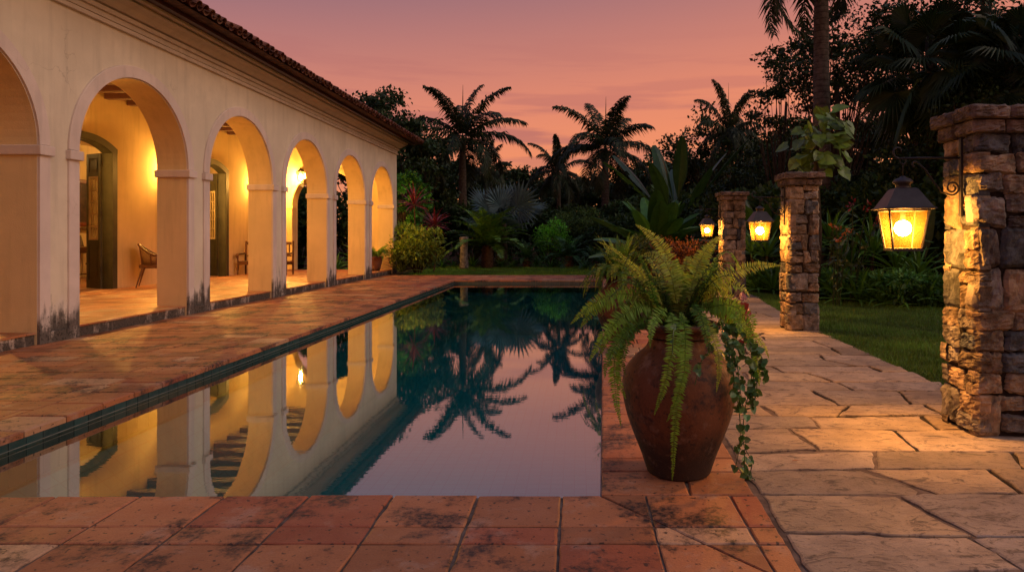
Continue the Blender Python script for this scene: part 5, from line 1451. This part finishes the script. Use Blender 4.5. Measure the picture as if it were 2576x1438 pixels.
def bloom(label, pts, col, n, s, seed, name='flowering_plant'):
    global rng
    keep = rng; rng = np.random.default_rng(seed); t = thing(name, label, 'flower', (pts[0][0], pts[0][1], 0)); base = np.array([pts[0][0], pts[0][1], 0])
    mb, st, lv = MB(), MB(), MB()
    for p in pts:
        p = np.array(p) - base
        m = n; mb.inst(LEAF_V, LEAF_F, frames(p + rng.normal(0, s * .55, (m, 3)), rdir(m, .3), rdir(m, .3), s * rng.uniform(.7, 1.3, m)), np.asarray(col) * rng.uniform(.6, 1.3, (m, 1)) * np.ones((1, 3)))
        tube(st, bez((rng.normal(0, .05), 0, 0), (p[0] * .4, p[1] * .4, p[2] * .6), p, 6), [.012] * 6, 5, (.03, .045, .015))
        m = 16; q = np.stack([p * rng.uniform(.3, .95) for _ in range(m)]); lv.inst(LEAF_V, LEAF_F, frames(q, rdir(m, .2), rdir(m, .8), .17 * rng.uniform(.7, 1.3, m)), np.array([.04, .07, .02]) * rng.uniform(.5, 1.3, (m, 1)) * np.ones((1, 3)))
    mb.build('flowers', M['gloss_leaf'], t); st.build('stems', M['bark'], t); lv.build('leaves', M['gloss_leaf'], t); rng = keep
def pp_(px, py, Y): return tuple(P(px, py, Y))
bloom('plant with bunches of orange flowers between the middle pillar and the largest lantern', [pp_(2105, 575, 13.8), pp_(2125, 588, 13.8), pp_(2095, 568, 13.9), pp_(2140, 580, 13.9), pp_(2112, 602, 13.7)], (.34, .10, .02), 9, .085, 151)
bloom('plant with deep red flower heads above the orange flowers', [pp_(2145, 512, 14.2), pp_(2180, 520, 14.2), pp_(2205, 555, 14.1)], (.20, .012, .018), 12, .10, 152)
st, mb = shrub(.8, .6, .75, 1800, .13, np.array([.05, .15, .025]), 153, 'leaf', 12)
g0 = put_tree('low_shrub', 'low leafy shrub at the foot of the right-hand planting', 'shrub', (X_(2290, 13.6), 13.6, -.05), st, mb, group='low shrubs along the right-hand lawn', crown_name='foliage')
for i, (px, Y, s) in enumerate([(2130, 14.7, 1.0), (2200, 14.4, .9), (2360, 13.6, .9), (2440, 13.4, .9), (1925, 17.5, .9), (2060, 15.6, .9), (1885, 18.2, .9), (1760, 19.0, 1), (2540, 13.4, 1.0)]): dup(g0, None, (X_(px, Y), Y, -.05), i * 1.9, s)
# potted plant in the last arch
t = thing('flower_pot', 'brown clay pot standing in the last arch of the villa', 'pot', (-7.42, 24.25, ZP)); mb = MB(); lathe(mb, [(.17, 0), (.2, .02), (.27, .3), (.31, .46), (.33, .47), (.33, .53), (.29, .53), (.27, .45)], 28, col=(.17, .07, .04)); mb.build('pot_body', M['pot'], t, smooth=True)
mb = MB(); lathe(mb, [(.28, .44), (0, .46)], 20); mb.build('potting_soil', M['soil'], t)
mb = MB()
for i in range(44):
    az = rng.uniform(0, 2 * PI); d = np.array([math.cos(az), math.sin(az), 0]); p0 = np.array([-7.42, 24.25, ZP + .45]) + d * .1; p2 = p0 + d * rng.uniform(.2, .75) + np.array([0, 0, rng.uniform(-.15, .5)]); fern_frond(mb, p0, p0 + d * .3 + np.array([0, 0, .5]), p2, .14, G1 * rng.uniform(.5, 1.0), .03)
tag(mb.build('potted_fern', M['fernleaf']), 'feathery fern growing in the clay pot in the last arch', 'fern')
# plants seen through the end archway of the porch
for i, (x, y, s) in enumerate([(-9.9, 27.2, 1.0), (-9.2, 28.4, 1.3), (-10.6, 27.6, 1.1)]):
    c = b0.copy(); COL.objects.link(c); c.location = (x, y, -.05); c.rotation_euler.z = i; c.scale = (s,) * 3; c['label'] = 'strap-leaved plant seen through the end archway of the porch'; c['group'] = 'plants beyond the end archway'
for i, (x, y, s) in enumerate([(-10.4, 31, 1.0), (-13, 31, 1.2)]): dup(sh0, 'dark shrub seen through the end archway of the porch', (x, y, -.05), i * 2, s, group='shrubs beyond the end archway')
# a few fallen leaves
for i, (x, y, c, lb) in enumerate([(X_(2170, 4.03) if 0 else 1.32, 4.13, (.25, .09, .03), 'fallen orange leaf on the flagstones beside the large urn'), (-4.35, 26.9, (.4, .15, .03), 'fallen orange leaf on the far lawn')]):
    mb = MB(); mb.inst(LEAF_V, LEAF_F, frames(np.zeros((1, 3)), np.array([[1, .3, 0.05]]), np.array([[.1, .1, 1]]), [.055, .22][i]), np.array([c])); o = mb.build('fallen_leaf', M['gloss_leaf']); o.location = (x, y, .012 if i == 0 else .05); tag(o, lb, 'leaf')
# ------------------------------------------------------------------ sky, sun, camera
w = bpy.data.worlds.new('World'); sc.world = w; w.use_nodes = True
nt = w.node_tree; N = nt.nodes; Lk = nt.links.new
bg = N['Background']
SUN_EL, SUN_AZ = math.radians(34), math.radians(105)      # azimuth clockwise from +Y
sky = N.new('ShaderNodeTexSky'); sky.sky_type = 'NISHITA'; sky.sun_disc = False; sky.sun_elevation = SUN_EL; sky.sun_rotation = SUN_AZ
tc = N.new('ShaderNodeTexCoord'); sp = N.new('ShaderNodeSeparateXYZ'); Lk(tc.outputs['Generated'], sp.inputs[0])
def mth(op, a, b=0.0):
    n = N.new('ShaderNodeMath'); n.operation = op
    for i, v in ((0, a), (1, b)):
        if isinstance(v, (int, float)): n.inputs[i].default_value = v
        else: Lk(v, n.inputs[i])
    return n.outputs[0]
# dusk gradient: elevation, tilted towards the afterglow (front right)
el = mth('ADD', sp.outputs['Z'], mth('MULTIPLY', sp.outputs['X'], -.11))
cr = N.new('ShaderNodeValToRGB'); Lk(el, cr.inputs[0])
def lin(r, g, b): return tuple((c / 255 / 12.92 if c / 255 <= .04045 else ((c / 255 + .055) / 1.055) ** 2.4) for c in (r, g, b)) + (1,)
stops = [(0.0, lin(255, 170, 90)), (.06, lin(252, 155, 92)), (.12, lin(240, 142, 97)), (.2, lin(224, 134, 104)), (.28, lin(194, 122, 109)), (.36, lin(158, 110, 114)), (.46, lin(122, 108, 136)), (.7, lin(112, 116, 152)), (1.0, lin(105, 112, 150))]
e = cr.color_ramp.elements
e[0].position, e[0].color = stops[0]; e[1].position, e[1].color = stops[-1]
for p_, c_ in stops[1:-1]:
    q = e.new(p_); q.color = c_
# low streaks of cloud
mp = N.new('ShaderNodeMapping'); mp.inputs['Scale'].default_value = (2.2, 2.2, 24); mp.inputs['Location'].default_value = (.3, .1, .4); Lk(tc.outputs['Generated'], mp.inputs[0])
nz = N.new('ShaderNodeTexNoise'); nz.inputs['Scale'].default_value = 1.35; nz.inputs['Detail'].default_value = 6; nz.inputs['Roughness'].default_value = .55; Lk(mp.outputs[0], nz.inputs['Vector'])
mr = N.new('ShaderNodeMapRange'); mr.interpolation_type = 'SMOOTHSTEP'; mr.inputs['From Min'].default_value = .47; mr.inputs['From Max'].default_value = .60; Lk(nz.outputs['Fac'], mr.inputs[0])
band_ = N.new('ShaderNodeValToRGB'); Lk(sp.outputs['Z'], band_.inputs[0]); be = band_.color_ramp.elements
be[0].position = .06; be[0].color = (.25, .25, .25, 1); be[1].position = .30; be[1].color = (0, 0, 0, 1); q = be.new(.15); q.color = (.9, .9, .9, 1); q = be.new(.22); q.color = (.4, .4, .4, 1)
mx = N.new('ShaderNodeMix'); mx.data_type = 'RGBA'; Lk(mth('MULTIPLY', mth('MULTIPLY', mr.outputs[0], band_.outputs[0]), .7), mx.inputs[0]); Lk(cr.outputs[0], mx.inputs[6]); mx.inputs[7].default_value = lin(168, 98, 98)
# real sky adds a little blue light from above
sc_ = N.new('ShaderNodeMix'); sc_.data_type = 'RGBA'; sc_.blend_type = 'ADD'; sc_.inputs[0].default_value = 0.004; Lk(mx.outputs[2], sc_.inputs[6]); Lk(sky.outputs[0], sc_.inputs[7])
Lk(sc_.outputs[2], bg.inputs[0]); bg.inputs[1].default_value = 1.0

sun = bpy.data.lights.new('sun', 'SUN'); sun.energy = 1.0; sun.angle = math.radians(50); sun.color = (1, .80, .62)
so = bpy.data.objects.new('sun', sun); COL.objects.link(so)
dv = Vector((math.sin(SUN_AZ) * math.cos(SUN_EL), math.cos(SUN_AZ) * math.cos(SUN_EL), math.sin(SUN_EL)))
so.rotation_euler = dv.to_track_quat('Z', 'Y').to_euler()

cam = bpy.data.cameras.new('camera'); co = bpy.data.objects.new('camera', cam); COL.objects.link(co)
co.location = (0, 0, H); co.rotation_euler = (PI / 2, 0, 0)
cam.sensor_width = 36; cam.lens = 36 * F / 2576
cam.shift_x = -(VX - 1288) / 2576; cam.shift_y = -(719 - VY) / 2576
cam.clip_start = .05; cam.clip_end = 2000
sc.camera = co
sc.view_settings.view_transform = 'Standard'; sc.view_settings.look = 'None'; sc.view_settings.exposure = 0; sc.view_settings.gamma = 1
sc.render.engine = 'CYCLES'
cy_ = sc.cycles
cy_.use_denoising = True
try: cy_.denoiser = 'OPENIMAGEDENOISE'
except Exception: pass
cy_.max_bounces = 8; cy_.diffuse_bounces = 4; cy_.glossy_bounces = 4; cy_.transparent_max_bounces = 16; cy_.transmission_bounces = 4
cy_.caustics_reflective = False; cy_.caustics_refractive = False; cy_.sample_clamp_indirect = 3.0
